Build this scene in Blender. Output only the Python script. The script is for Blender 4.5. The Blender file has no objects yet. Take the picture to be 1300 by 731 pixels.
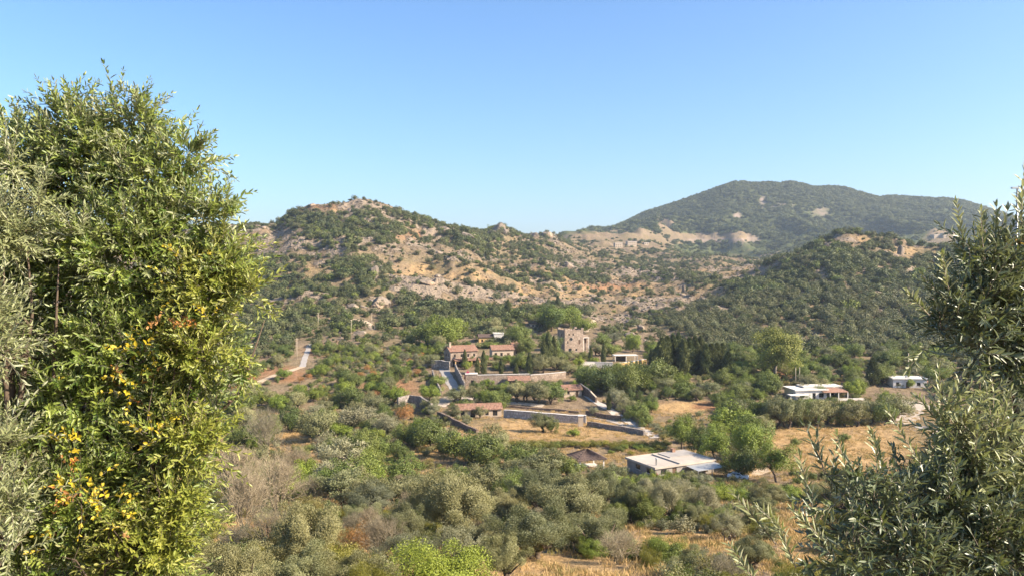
import bpy, math, random
import numpy as np
from mathutils import Vector, Matrix

# ---------------------------------------------------------------- camera, light, exposure
SC = bpy.context.scene
COL = SC.collection
F_PX, CX, CY, HORIZON = 1000.0, 650.0, 365.5, 345.0     # photograph pixels (1300 x 731)
PITCH = math.atan((CY - HORIZON) / F_PX)
cam_data = bpy.data.cameras.new('camera')
cam_data.sensor_width = 36.0
cam_data.lens = 36.0 * F_PX / 1300.0
cam_data.clip_start, cam_data.clip_end = 0.05, 30000.0
cam = bpy.data.objects.new('camera', cam_data)
COL.objects.link(cam)
cam.location = (0, 0, 0)
cam.rotation_euler = (math.pi / 2 - PITCH, 0, 0)
SC.camera = cam

SUN_AZ = math.radians(107)      # clockwise from +Y (the view direction): to the right and a little behind
SUN_EL = math.radians(34)
world = bpy.data.worlds.new('World')
SC.world = world
world.use_nodes = True
wn = world.node_tree
wn.nodes.clear()
sky = wn.nodes.new('ShaderNodeTexSky')
sky.sky_type = 'NISHITA'
sky.sun_disc = False
sky.sun_elevation = SUN_EL
sky.sun_rotation = SUN_AZ
sky.altitude = 100
sky.air_density = 1.0
sky.dust_density = 2.0
sky.ozone_density = 5.0
bgn = wn.nodes.new('ShaderNodeBackground')
bgn.inputs['Strength'].default_value = 0.106
won = wn.nodes.new('ShaderNodeOutputWorld')
hs = wn.nodes.new('ShaderNodeHueSaturation')
hs.inputs['Saturation'].default_value = 1.1
hs.inputs['Hue'].default_value = 0.5
wn.links.new(sky.outputs[0], hs.inputs['Color'])
wn.links.new(hs.outputs[0], bgn.inputs[0])
wn.links.new(bgn.outputs[0], won.inputs[0])

sun_data = bpy.data.lights.new('sun', 'SUN')
sun_data.energy = 5.0
sun_data.angle = math.radians(0.53)
sun_data.color = (1.0, 0.86, 0.67)
sun = bpy.data.objects.new('sun', sun_data)
COL.objects.link(sun)
SUN_DIR = Vector((math.sin(SUN_AZ) * math.cos(SUN_EL), math.cos(SUN_AZ) * math.cos(SUN_EL), math.sin(SUN_EL)))
sun.rotation_euler = SUN_DIR.to_track_quat('Z', 'Y').to_euler()
sun.location = (200, -100, 300)

SC.view_settings.view_transform = 'Standard'
SC.view_settings.look = 'None'
SC.view_settings.exposure = 1.34
SC.view_settings.gamma = 1.0
SC.view_settings.use_curve_mapping = False
SC.cycles.max_bounces = 5
SC.cycles.diffuse_bounces = 2
SC.cycles.glossy_bounces = 2
SC.cycles.transmission_bounces = 3
SC.cycles.volume_bounces = 0
SC.cycles.use_denoising = True

HAZE = 0.000075
rng = np.random.default_rng(7)
random.seed(7)

# ---------------------------------------------------------------- small helpers
def tag(o, label=None, cat=None, group=None, kind=None):
    kind = kind or ('thing' if cat else None)
    for k, v in (('label', label), ('category', cat), ('group', group), ('kind', kind)):
        if v:
            o[k] = v
    return o

def link(o, parent=None):
    COL.objects.link(o)
    if parent is not None:
        o.parent = parent
    return o

def empty(name, loc, rz=0.0):
    o = bpy.data.objects.new(name, None)
    o.empty_display_size = 0.5
    o.location = loc
    o.rotation_euler = (0, 0, rz)
    return link(o)

def mesh_from(name, verts, faces, mats, smooth=False, mat_idx=None):
    me = bpy.data.meshes.new(name)
    me.from_pydata([tuple(map(float, v)) for v in verts], [], [tuple(f) for f in faces])
    for m in (mats if isinstance(mats, (list, tuple)) else [mats]):
        me.materials.append(m)
    if mat_idx is not None:
        me.polygons.foreach_set('material_index', mat_idx)
    if smooth:
        me.polygons.foreach_set('use_smooth', [True] * len(me.polygons))
    me.update()
    return me

def np_mesh(name, verts, quads, mat, tint=None, tris=False, smooth=False):
    """mesh out of numpy arrays, quads (n,4) or triangles (n,3); tint = float per vertex"""
    k = 3 if tris else 4
    me = bpy.data.meshes.new(name)
    n, q = len(verts), len(quads)
    me.vertices.add(n)
    me.vertices.foreach_set('co', np.ascontiguousarray(verts, np.float32).ravel())
    me.loops.add(q * k)
    me.loops.foreach_set('vertex_index', np.ascontiguousarray(quads, np.int32).ravel())
    me.polygons.add(q)
    me.polygons.foreach_set('loop_start', np.arange(q, dtype=np.int32) * k)
    if smooth:
        me.polygons.foreach_set('use_smooth', np.ones(q, bool))
    if tint is not None:
        a = me.attributes.new('tint', 'FLOAT', 'POINT')
        a.data.foreach_set('value', np.ascontiguousarray(tint, np.float32))
    me.materials.append(mat)
    me.update(calc_edges=True)
    return me

class MB:
    """collects boxes, prisms and tubes into one mesh"""
    def __init__(s):
        s.v, s.f = [], []
    def add(s, vs, fs):
        b = len(s.v)
        s.v += [tuple(p) for p in vs]
        s.f += [tuple(i + b for i in f) for f in fs]
        return s
    def box(s, x0, x1, y0, y1, z0, z1):
        vs = [(x0, y0, z0), (x1, y0, z0), (x1, y1, z0), (x0, y1, z0), (x0, y0, z1), (x1, y0, z1), (x1, y1, z1), (x0, y1, z1)]
        return s.add(vs, [(3, 2, 1, 0), (4, 5, 6, 7), (0, 1, 5, 4), (1, 2, 6, 5), (2, 3, 7, 6), (3, 0, 4, 7)])
    def hexa(s, b, t):
        return s.add(list(b) + list(t), [(3, 2, 1, 0), (4, 5, 6, 7), (0, 1, 5, 4), (1, 2, 6, 5), (2, 3, 7, 6), (3, 0, 4, 7)])
    def prism(s, prof, y0, y1):
        """profile (x,z) list, counter-clockwise seen from -y, extruded along y"""
        n = len(prof)
        vs = [(x, y0, z) for x, z in prof] + [(x, y1, z) for x, z in prof]
        fs = [tuple(range(n)), tuple(range(2 * n - 1, n - 1, -1))]
        fs += [(i, i + n, (i + 1) % n + n, (i + 1) % n) for i in range(n)]
        return s.add(vs, fs)
    def tube(s, pts, rads, n=6, cap=True):
        pts = [Vector(p) for p in pts]
        b = len(s.v)
        for i, p in enumerate(pts):
            d = (pts[min(i + 1, len(pts) - 1)] - pts[max(i - 1, 0)]).normalized()
            a = d.orthogonal().normalized()
            c = d.cross(a)
            for k in range(n):
                t = 2 * math.pi * k / n
                s.v.append(tuple(p + (a * math.cos(t) + c * math.sin(t)) * rads[i]))
        for i in range(len(pts) - 1):
            for k in range(n):
                k2 = (k + 1) % n
                s.f.append((b + i * n + k, b + i * n + k2, b + (i + 1) * n + k2, b + (i + 1) * n + k))
        if cap:
            s.f.append(tuple(b + k for k in range(n - 1, -1, -1)))
            e = b + (len(pts) - 1) * n
            s.f.append(tuple(e + k for k in range(n)))
        return s
    def mesh(s, name, mat, smooth=False):
        return mesh_from(name, s.v, s.f, mat, smooth)
    def build(s, name, mat, parent=None, smooth=False):
        o = bpy.data.objects.new(name, s.mesh(name, mat, smooth))
        return link(o, parent)

# ---------------------------------------------------------------- noise
def _hash(ix, iy, seed):
    h = (ix.astype(np.int64) * 374761393 + iy.astype(np.int64) * 668265263 + seed * 1442695041) & 0x7fffffff
    h = ((h ^ (h >> 13)) * 1274126177) & 0x7fffffff
    return ((h ^ (h >> 16)) & 0xffff) / 65535.0

def vnoise(x, y, seed=0):
    x, y = np.asarray(x, float), np.asarray(y, float)
    ix, iy = np.floor(x), np.floor(y)
    fx, fy = x - ix, y - iy
    fx, fy = fx * fx * fx * (fx * (fx * 6 - 15) + 10), fy * fy * fy * (fy * (fy * 6 - 15) + 10)
    a, b = _hash(ix, iy, seed), _hash(ix + 1, iy, seed)
    c, d = _hash(ix, iy + 1, seed), _hash(ix + 1, iy + 1, seed)
    return (a + (b - a) * fx) + ((c + (d - c) * fx) - (a + (b - a) * fx)) * fy

def fbm(x, y, seed=0, octaves=4, gain=0.5):
    s, a, t = 0.0, 1.0, 0.0
    for o in range(octaves):
        s = s + a * (vnoise(x * 2 ** o + 17.3 * o, y * 2 ** o - 9.1 * o, seed + o) - 0.5) * 2
        t += a
        a *= gain
    return s / t

def ridged(x, y, seed=0, octaves=4):
    s, a, t = 0.0, 1.0, 0.0
    for o in range(octaves):
        s = s + a * (1 - np.abs(vnoise(x * 2 ** o + 3.7 * o, y * 2 ** o + 5.9 * o, seed + o) * 2 - 1) * 1.6)
        t += a
        a *= 0.5
    return s / t

def pchip(xk, yk, x):
    """monotone cubic interpolation; yk may be (n,) or (n,m) with x (q,)"""
    xk, yk, x = np.asarray(xk, float), np.asarray(yk, float), np.asarray(x, float)
    h = np.diff(xk)
    sh = (slice(None),) + (None,) * (yk.ndim - 1)
    d = np.diff(yk, axis=0) / h[sh]
    m = np.zeros_like(yk)
    w1, w2 = (2 * h[1:] + h[:-1])[sh], (h[1:] + 2 * h[:-1])[sh]
    ok = d[1:] * d[:-1] > 0
    with np.errstate(divide='ignore', invalid='ignore'):
        hm = (w1 + w2) / (w1 / d[:-1] + w2 / d[1:])
    m[1:-1] = np.where(ok, hm, 0)
    m[0], m[-1] = d[0], d[-1]
    i = np.clip(np.searchsorted(xk, x) - 1, 0, len(xk) - 2)
    t = np.clip((x - xk[i]) / h[i], 0, 1)[sh]
    hh = h[i][sh]
    return ((2 * t ** 3 - 3 * t ** 2 + 1) * yk[i] + (t ** 3 - 2 * t ** 2 + t) * hh * m[i]
            + (-2 * t ** 3 + 3 * t ** 2) * yk[i + 1] + (t ** 3 - t ** 2) * hh * m[i + 1])
# ---------------------------------------------------------------- terrain
# heights relative to the eye (z = 0); table: photograph row where the ground at depth Y stands, by column
YK = [250, 330, 420, 520, 650, 780, 900, 1050, 1300, 1700, 2200, 2700, 3300, 5000, 9000]
PYT = {
    -900: [520, 474, 450, 420, 388, 362, 350, 346, 345, 344, 343, 343, 343, 343, 344],
    -450: [525, 472, 445, 415, 380, 350, 335, 340, 340, 340, 340, 340, 342, 343, 344],
    200: [529, 470, 440, 405, 362, 322, 291, 300, 320, 332, 336, 338, 342, 343, 344],
    330: [529, 469, 436, 400, 352, 312, 286, 290, 310, 332, 336, 338, 342, 343, 344],
    358: [529, 468, 434, 397, 347, 304, 280, 286, 306, 332, 336, 338, 342, 343, 344],
    385: [529, 468, 432, 394, 342, 295, 263, 275, 300, 330, 336, 338, 342, 343, 344],
    425: [529, 467, 431, 392, 340, 292, 260, 272, 300, 330, 336, 338, 342, 343, 344],
    465: [529, 466, 430, 392, 340, 291, 256, 270, 300, 330, 336, 338, 342, 343, 344],
    495: [529, 466, 430, 392, 343, 297, 263, 273, 302, 330, 336, 338, 342, 343, 344],
    530: [529, 465, 430, 394, 350, 308, 277, 282, 305, 328, 334, 338, 342, 343, 344],
    580: [529, 463, 430, 398, 360, 322, 294, 295, 306, 325, 332, 336, 342, 343, 344],
    618: [529, 463, 430, 401, 368, 334, 307, 296, 304, 322, 330, 336, 342, 343, 344],
    635: [529, 463, 430, 403, 372, 340, 315, 291, 305, 320, 328, 334, 342, 343, 344],
    650: [529, 463, 430, 404, 374, 344, 320, 297, 304, 319, 326, 332, 342, 343, 344],
    668: [529, 463, 431, 405, 378, 350, 327, 307, 301, 318, 324, 330, 340, 343, 344],
    695: [529, 463, 432, 408, 383, 360, 338, 318, 299, 310, 314, 322, 338, 343, 344],
    725: [529, 464, 434, 408, 386, 366, 346, 330, 312, 306, 298, 302, 325, 343, 344],
    765: [529, 465, 435, 408, 388, 370, 352, 338, 322, 308, 294, 292, 312, 343, 344],
    800: [529, 466, 437, 410, 389, 370, 354, 342, 328, 311, 293, 280, 300, 343, 344],
    860: [529, 468, 438, 410, 388, 367, 354, 345, 332, 314, 291, 258, 285, 343, 344],
    905: [529, 468, 437, 405, 380, 358, 349, 344, 333, 316, 288, 243, 275, 343, 344],
    940: [529, 468, 435, 400, 372, 352, 345, 342, 334, 318, 285, 233, 270, 343, 344],
    1000: [529, 468, 430, 392, 355, 327, 332, 340, 336, 322, 288, 233, 270, 343, 344],
    1040: [529, 468, 428, 388, 345, 308, 322, 340, 336, 322, 290, 237, 270, 343, 344],
    1070: [529, 468, 426, 385, 340, 298, 315, 338, 336, 322, 290, 239, 270, 343, 344],
    1110: [529, 468, 426, 388, 345, 305, 318, 338, 336, 322, 290, 249, 272, 343, 344],
    1150: [529, 468, 428, 392, 352, 317, 320, 336, 335, 320, 290, 252, 275, 343, 344],
    1200: [529, 468, 430, 395, 355, 320, 322, 335, 335, 318, 290, 254, 278, 343, 344],
    1300: [529, 468, 430, 395, 358, 324, 324, 335, 335, 316, 296, 279, 290, 343, 344],
    1750: [529, 468, 430, 400, 365, 340, 335, 338, 338, 330, 312, 302, 315, 343, 344],
    2200: [529, 468, 432, 405, 375, 350, 345, 343, 340, 335, 325, 318, 325, 343, 344],
}
PXK = np.array(sorted(PYT))
PTAB = np.array([PYT[k] for k in PXK], float)
LY = np.log(np.array(YK, float))
NEAR_Y = [-60, -30, -8, 0, 4, 10, 25, 45, 70, 110, 165, 250]
NEAR_Z = [14, 8, 0.6, -1.65, -2.7, -4.9, -11, -19, -26, -34, -43, -46]

def ground_raw(U, Y):
    """U = column as (px-650)/f, Y = depth; arrays of one shape (rows of constant Y)"""
    px = 650 + U * F_PX
    far = np.zeros_like(U)
    pcol = pchip(PXK, PTAB, np.clip(px[0], PXK[0], PXK[-1]))             # (cols, knots)
    ys = Y[:, 0]
    py = pchip(LY, pcol.T, np.log(np.clip(ys, 250, 9000)))               # (rows, cols)
    zf = (HORIZON - py) / F_PX * np.maximum(ys, 250)[:, None]
    zn = pchip(NEAR_Y, NEAR_Z, ys)[:, None]
    return np.where(ys[:, None] >= 250, zf, zn)

# grid rows and columns
rows = np.concatenate([np.arange(-50, 0, 5.0), np.arange(0, 30, 1.5), np.arange(30, 130, 1.6), np.arange(130, 450, 2.2),
                       np.geomspace(450, 1400, 190), np.geomspace(1412, 3600, 90), np.geomspace(3700, 9000, 14)])
cols = np.concatenate([np.linspace(-1.5, -0.72, 40)[:-1], np.linspace(-0.72, 0.72, 520), np.linspace(0.72, 1.5, 40)[1:]])
GU, GY = np.meshgrid(cols, rows)
WID = np.sqrt(GY ** 2 + 25.0 ** 2) if False else np.maximum(GY, 0) + 25.0 * np.exp(-np.maximum(GY, 0) / 60.0)
GX = GU * WID
UU = np.where(GY > 40, GX / np.maximum(GY, 1), GU)
GZ = ground_raw(GU, GY)
# columns of the table are read at the true direction for far rows (WID -> Y there)
amp = np.clip((GY - 330) / 300, 0, 1)
farw = np.clip((GY - 1300) / 600, 0, 1)
relief = ridged(GX / 75, GY / 75, 3, 4) - 0.45
relief2 = fbm(GX / 18, GY / 18, 9, 4)
GZ = GZ + amp * (1 - farw) * (relief * 10.0 + relief2 * 3.6) + farw * ((ridged(GX / 230, GY / 420, 5, 5) - 0.45) * 75 * np.clip(np.abs(GY - 2700) / 420, 0.25, 1))
GZ = GZ + (1 - amp) * np.clip((GY - 15) / 60, 0, 1) * fbm(GX / 9, GY / 9, 21, 3) * 0.35
# crags: rocky heads on the ridge, given by column, depth, height (m), radius (m)
for cpx, cY, ch, cr in ((628, 1040, 2, 20), (648, 1060, 2, 14), (678, 1300, 6, 18), (695, 1300, 9, 22), (663, 1290, 3, 16),
                        (456, 900, 3.5, 14), (470, 905, 2.0, 12), (390, 895, 4, 14), (1072, 772, 4, 10), (1145, 770, 7, 8), (475, 560, 7, 12),
                        (590, 700, 6, 22), (575, 715, 5, 14), (760, 1500, 9, 25), (700, 820, 6, 30), (725, 800, 5, 20), (545, 600, 4, 16)):
    cx = (cpx - 650) / F_PX * cY
    d2 = ((GX - cx) ** 2 + ((GY - cY) * 0.8) ** 2) / cr ** 2
    GZ = GZ + ch * np.exp(-d2 ** 1.5) * (0.75 + 0.5 * vnoise(GX / 5, GY / 5, 31))

rm = np.clip((GY - 430) / 120, 0, 1) * np.clip((1500 - GY) / 200, 0, 1)
GZ = GZ + rm * np.clip(fbm(GX / 30, GY / 30, 91, 3) * 2.2, 0, 1) * (ridged(GX / 7, GY / 7, 92, 3) * 2.6)
def skyline(pts, y0, y1, yc, yw, drop=1.5):
    """raise or lower a crest so that its outline follows the one in the photograph"""
    global GZ
    k = np.array(pts, float)
    pxc = 650 + cols * F_PX
    sel = (rows > y0) & (rows < y1)
    tanmax = (GZ[sel] / GY[sel]).max(0)
    want = (HORIZON - (np.interp(pxc, k[:, 0], k[:, 1]) + drop)) / F_PX
    fade = np.clip((pxc - k[0, 0] + 12) / 12, 0, 1) * np.clip((k[-1, 0] + 12 - pxc) / 12, 0, 1)
    d = (want - tanmax) * fade
    GZ = GZ + d[None, :] * GY * np.exp(-((GY - yc) / yw) ** 2)
for _ in range(3):
    skyline([(722, 297), (740, 291), (755, 288), (770, 289), (785, 284), (800, 277), (820, 267), (840, 261), (860, 255), (880, 248), (900, 241), (915, 235), (930, 230), (945, 229), (960, 231), (975, 230), (990, 231), (1005, 229), (1020, 233), (1035, 236), (1050, 235),
             (1070, 236), (1085, 241), (1100, 245), (1115, 249), (1130, 247), (1150, 248), (1175, 250), (1200, 250), (1220, 253), (1245, 260), (1275, 270), (1300, 277)], 2250, 3400, 2700, 330, 3.0)
    skyline([(300, 284), (325, 283), (345, 284), (358, 281), (370, 272), (382, 263), (395, 257), (408, 258), (425, 256), (440, 255), (452, 251), (462, 251), (472, 253), (480, 254), (492, 258), (505, 263), (520, 269), (535, 275), (550, 281), (565, 285), (580, 288), (600, 292), (612, 293)], 760, 1150, 900, 90, 2.0)
    skyline([(620, 294), (627, 290), (632, 284), (636, 283), (641, 287), (648, 292), (656, 297)], 980, 1150, 1050, 30, 0.0)
    skyline([(662, 300), (672, 297), (680, 295), (688, 298), (694, 293), (700, 295), (708, 300)], 1200, 1420, 1300, 45, 0.5)
NR, NC = GZ.shape

def ground_z(x, y):
    """height of the built terrain sheet at plan positions (bilinear on its own grid)"""
    x, y = np.atleast_1d(np.asarray(x, float)), np.atleast_1d(np.asarray(y, float))
    r = np.clip(np.searchsorted(rows, y) - 1, 0, NR - 2)
    t = np.clip((y - rows[r]) / (rows[r + 1] - rows[r]), 0, 1)
    out = []
    zz = []
    for k in (0, 1):
        w = WID[r + k, 0]
        u = np.clip(x / w, cols[0], cols[-1])
        c = np.clip(np.searchsorted(cols, u) - 1, 0, NC - 2)
        s = (u - cols[c]) / (cols[c + 1] - cols[c])
        zz.append(GZ[r + k, c] * (1 - s) + GZ[r + k, c + 1] * s)
    return zz[0] * (1 - t) + zz[1] * t

cP, sP = math.cos(PITCH), math.sin(PITCH)
def ray(px, py):
    """plan direction per unit depth and slope dz/dY of the sight line through a photograph pixel"""
    a, b = (px - CX) / F_PX, (py - CY) / F_PX
    fy, fz = cP - b * sP, -sP - b * cP           # forward and up components
    return a / fy, fz / fy

def project(x, y, z):
    d = y * cP - z * sP
    up = y * sP + z * cP
    return CX + F_PX * x / d, CY - F_PX * up / d

YMARCH = np.concatenate([np.arange(3, 130, 0.5), np.arange(130, 500, 1.0), np.arange(500, 4000, 4.0)])
def hit(px, py, ymin=20):
    """where the sight line through a pixel meets the ground"""
    ux, sz = ray(px, py)
    ys = YMARCH[YMARCH >= ymin]
    gz = ground_z(ux * ys, ys)
    below = np.nonzero(gz >= sz * ys)[0]
    y = float(ys[below[0]]) if len(below) else float(ys[-1])
    return Vector((ux * y, y, float(ground_z(ux * y, y)[0])))

# ---- what covers the ground: one weight per vertex, from places found in the photograph
PXG, PYG = project(GX, np.maximum(GY, 1.0), GZ)
def ell(px, py, cx, cy, rx, ry, soft=0.35):
    d = np.sqrt(((px - cx) / rx) ** 2 + ((py - cy) / ry) ** 2)
    return np.clip((1 + soft - d) / (2 * soft), 0, 1)

n0 = fbm(GX / 16, GY / 16, 81, 3)
n1 = fbm(GX / 40, GY / 40, 51, 4)
n2 = fbm(GX / 12, GY / 12, 61, 4)
mount = np.clip((GY - 1500) / 420 + n1 * 0.6, 0, 1)            # forested mountain
for e in ((880, 302, 55, 7), (845, 285, 14, 16), (800, 305, 60, 16), (935, 300, 30, 8), (1195, 300, 22, 12)):
    mount = np.where(GY > 1350, mount * (1 - 0.9 * ell(PXG, PYG, *e)), mount)
scar = np.zeros_like(GX)
for e in ((936, 274, 6, 5), (968, 256, 4, 8), (990, 261, 16, 3.0), (1042, 270, 11, 6), (930, 305, 30, 2.5), (890, 306, 24, 2.5), (955, 304, 10, 5)):
    scar = np.where(GY > 1350, np.maximum(scar, ell(PXG, PYG, *e, soft=0.3)), scar)
rock = np.clip(0.50 + n1 * 0.7 + n2 * 0.5 + relief * 0.6, 0, 1) * np.clip((GY - 400) / 150, 0, 1) * (1 - mount) * np.clip((1350 - GY) / 250, 0.25, 1)
for e in ((350, 310, 35, 22), (480, 385, 22, 10), (440, 392, 18, 8), (520, 388, 24, 8), (420, 350, 14, 8), (475, 340, 12, 12), (545, 355, 25, 7), (640, 290, 18, 9), (700, 300, 20, 8), (575, 325, 30, 8), (720, 335, 30, 10),
          (860, 385, 50, 10), (540, 405, 20, 6), (800, 405, 25, 10), (740, 385, 30, 8), (700, 330, 25, 10)):
    rock = np.where((GY > 430) & (GY < 1450), np.maximum(rock, 0.9 * ell(PXG, PYG, *e) * np.clip(0.75 + n2, 0, 1)), rock)
dry = np.zeros_like(GX)                                         # golden stubble and bleached grass
for e in ((715, 545, 110, 14), (1060, 565, 95, 32), (880, 685, 90, 14), (710, 722, 90, 18), (370, 555, 18, 8), (550, 575, 60, 8), (870, 517, 40, 8), (890, 560, 18, 14), (1020, 690, 30, 40),
          (720, 375, 110, 20), (840, 378, 80, 16), (930, 346, 45, 12), (545, 345, 60, 10), (420, 262, 50, 8), (395, 345, 20, 10), (1090, 303, 25, 6), (1160, 322, 30, 8), (640, 350, 60, 14)):
    dry = np.maximum(dry, ell(PXG, PYG, *e) * np.where((PYG < 400) & (GY < 400), 0, 1))
dry = np.clip(dry * (1 + n2 * 0.5), 0, 1) * np.where(GY > 420, np.clip(0.45 + n2 * 0.9, 0, 0.8), 1.0)
red = np.zeros_like(GX)                                         # bare reddish soil
for e in ((410, 258, 22, 8), (350, 700, 60, 40), (500, 492, 40, 12), (430, 445, 40, 9), (350, 475, 40, 10), (770, 362, 40, 6), (1000, 470, 25, 8), (1070, 480, 25, 5), (530, 300, 30, 6), (900, 515, 20, 5)):
    red = np.maximum(red, ell(PXG, PYG, *e) * np.where((PYG < 400) & (GY < 400), 0, 1))
red = np.clip(red * (0.8 + n2) + np.clip(n1 - 0.3, 0, 1) * 0.5 * (GY > 300) * (1 - mount), 0, 1)

tv = np.stack([GX, GY, GZ], -1).reshape(-1, 3)
ii = (np.arange(NR - 1)[:, None] * NC + np.arange(NC - 1)[None, :]).ravel()
tq = np.stack([ii, ii + 1, ii + NC + 1, ii + NC], -1)
# ---------------------------------------------------------------- materials
class NT:
    """short hand for node trees"""
    def __init__(s, name):
        s.m = bpy.data.materials.new(name)
        s.m.use_nodes = True
        s.t = s.m.node_tree
        s.t.nodes.clear()
        s.out = s.t.nodes.new('ShaderNodeOutputMaterial')
    def n(s, typ, ins=None, **kw):
        nd = s.t.nodes.new(typ)
        for k, v in kw.items():
            setattr(nd, k, v)
        for k, v in (ins or {}).items():
            sock = nd.inputs[k]
            if isinstance(v, bpy.types.NodeSocket):
                s.t.links.new(v, sock)
            else:
                sock.default_value = v
        return nd
    def mix(s, fac, a, b, blend='MIX'):
        nd = s.t.nodes.new('ShaderNodeMix')
        nd.data_type = 'RGBA'
        nd.blend_type = blend
        for sock, v in ((nd.inputs[0], fac), (nd.inputs[6], a), (nd.inputs[7], b)):
            if isinstance(v, bpy.types.NodeSocket):
                s.t.links.new(v, sock)
            else:
                sock.default_value = (*v, 1) if isinstance(v, tuple) and len(v) == 3 else v
        return nd.outputs[2]
    def math(s, op, a, b=0.0, clamp=False):
        nd = s.t.nodes.new('ShaderNodeMath')
        nd.operation = op
        nd.use_clamp = clamp
        for sock, v in ((nd.inputs[0], a), (nd.inputs[1], b)):
            if isinstance(v, bpy.types.NodeSocket):
                s.t.links.new(v, sock)
            else:
                sock.default_value = v
        return nd.outputs[0]
    def noise(s, scale, detail=4, rough=0.55, vec=None, dist=0.0):
        ins = {'Scale': scale, 'Detail': detail, 'Roughness': rough, 'Distortion': dist}
        if vec is not None:
            ins['Vector'] = vec
        return s.n('ShaderNodeTexNoise', ins).outputs['Fac']
    def ramp(s, fac, lo, hi):
        return s.n('ShaderNodeMapRange', {'Value': fac, 'From Min': lo, 'From Max': hi}).outputs[0]
    def attr(s, name):
        return s.n('ShaderNodeAttribute', attribute_name=name).outputs['Fac']
    def surf(s, color, rough=0.9, bump=None, bdist=0.1, bstr=0.6, spec=0.2, metal=0.0):
        ins = {'Base Color': color if isinstance(color, bpy.types.NodeSocket) else (*color, 1), 'Roughness': rough, 'Specular IOR Level': spec, 'Metallic': metal}
        if bump is not None:
            ins['Normal'] = s.n('ShaderNodeBump', {'Height': bump, 'Distance': bdist, 'Strength': bstr}).outputs[0]
        b = s.n('ShaderNodeBsdfPrincipled', ins)
        s.t.links.new(b.outputs[0], s.out.inputs[0])
        return s.m

def coords(t):
    return t.n('ShaderNodeTexCoord').outputs['Object']

def plain(name, col, rough=0.8, scale=3.0, var=0.18, bump=0.0, spec=0.2, metal=0.0):
    """one colour with grime and grain"""
    t = NT(name)
    c = coords(t)
    f = t.math('ADD', t.math('MULTIPLY', t.noise(scale, 5, 0.6, c), 0.6), t.math('MULTIPLY', t.noise(scale * 0.17, 3, 0.6, c), 0.4))
    k = t.ramp(f, 0.3, 0.7)
    dark = tuple(v * (1 - var * 1.6) for v in col)
    lite = tuple(min(1, v * (1 + var)) for v in col)
    return t.surf(t.mix(k, dark, lite), rough, f if bump else None, bump, 0.5, spec, metal)

def leafmat(name, a, b, rnd=0.35, trans=0.25, gloss=0.35, hue=None, deep=0.84):
    """foliage: colour runs from a to b by leaf, with a shift from plant to plant"""
    t = NT(name)
    ti = t.attr('tint')
    col = t.mix(ti, a, b)
    oi = t.n('ShaderNodeObjectInfo').outputs['Random']
    if hue is None:
        hue = tuple(min(1, v * 1.25) for v in (b[0] * 1.15, b[1] * 0.95, b[2] * 0.9))
    col = t.mix(t.math('MULTIPLY', oi, rnd * 1.6), col, hue)
    val = t.math('ADD', t.math('MULTIPLY', t.math('FRACT', t.math('MULTIPLY', oi, 7.31)), rnd * 1.5 * deep), (1.0 - rnd * 0.75) * deep)
    col = t.mix(1.0, col, t.n('ShaderNodeCombineColor', {0: val, 1: val, 2: val}).outputs[0], 'MULTIPLY')
    p = t.n('ShaderNodeBsdfPrincipled', {'Base Color': col, 'Roughness': 0.55, 'Specular IOR Level': gloss})
    tr = t.n('ShaderNodeBsdfTranslucent', {'Color': t.mix(0.55, col, (0.30, 0.34, 0.05))})
    mx = t.n('ShaderNodeMixShader', {0: trans * 0.65, 1: p.outputs[0], 2: tr.outputs[0]})
    t.t.links.new(mx.outputs[0], t.out.inputs[0])
    return t.m

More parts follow.
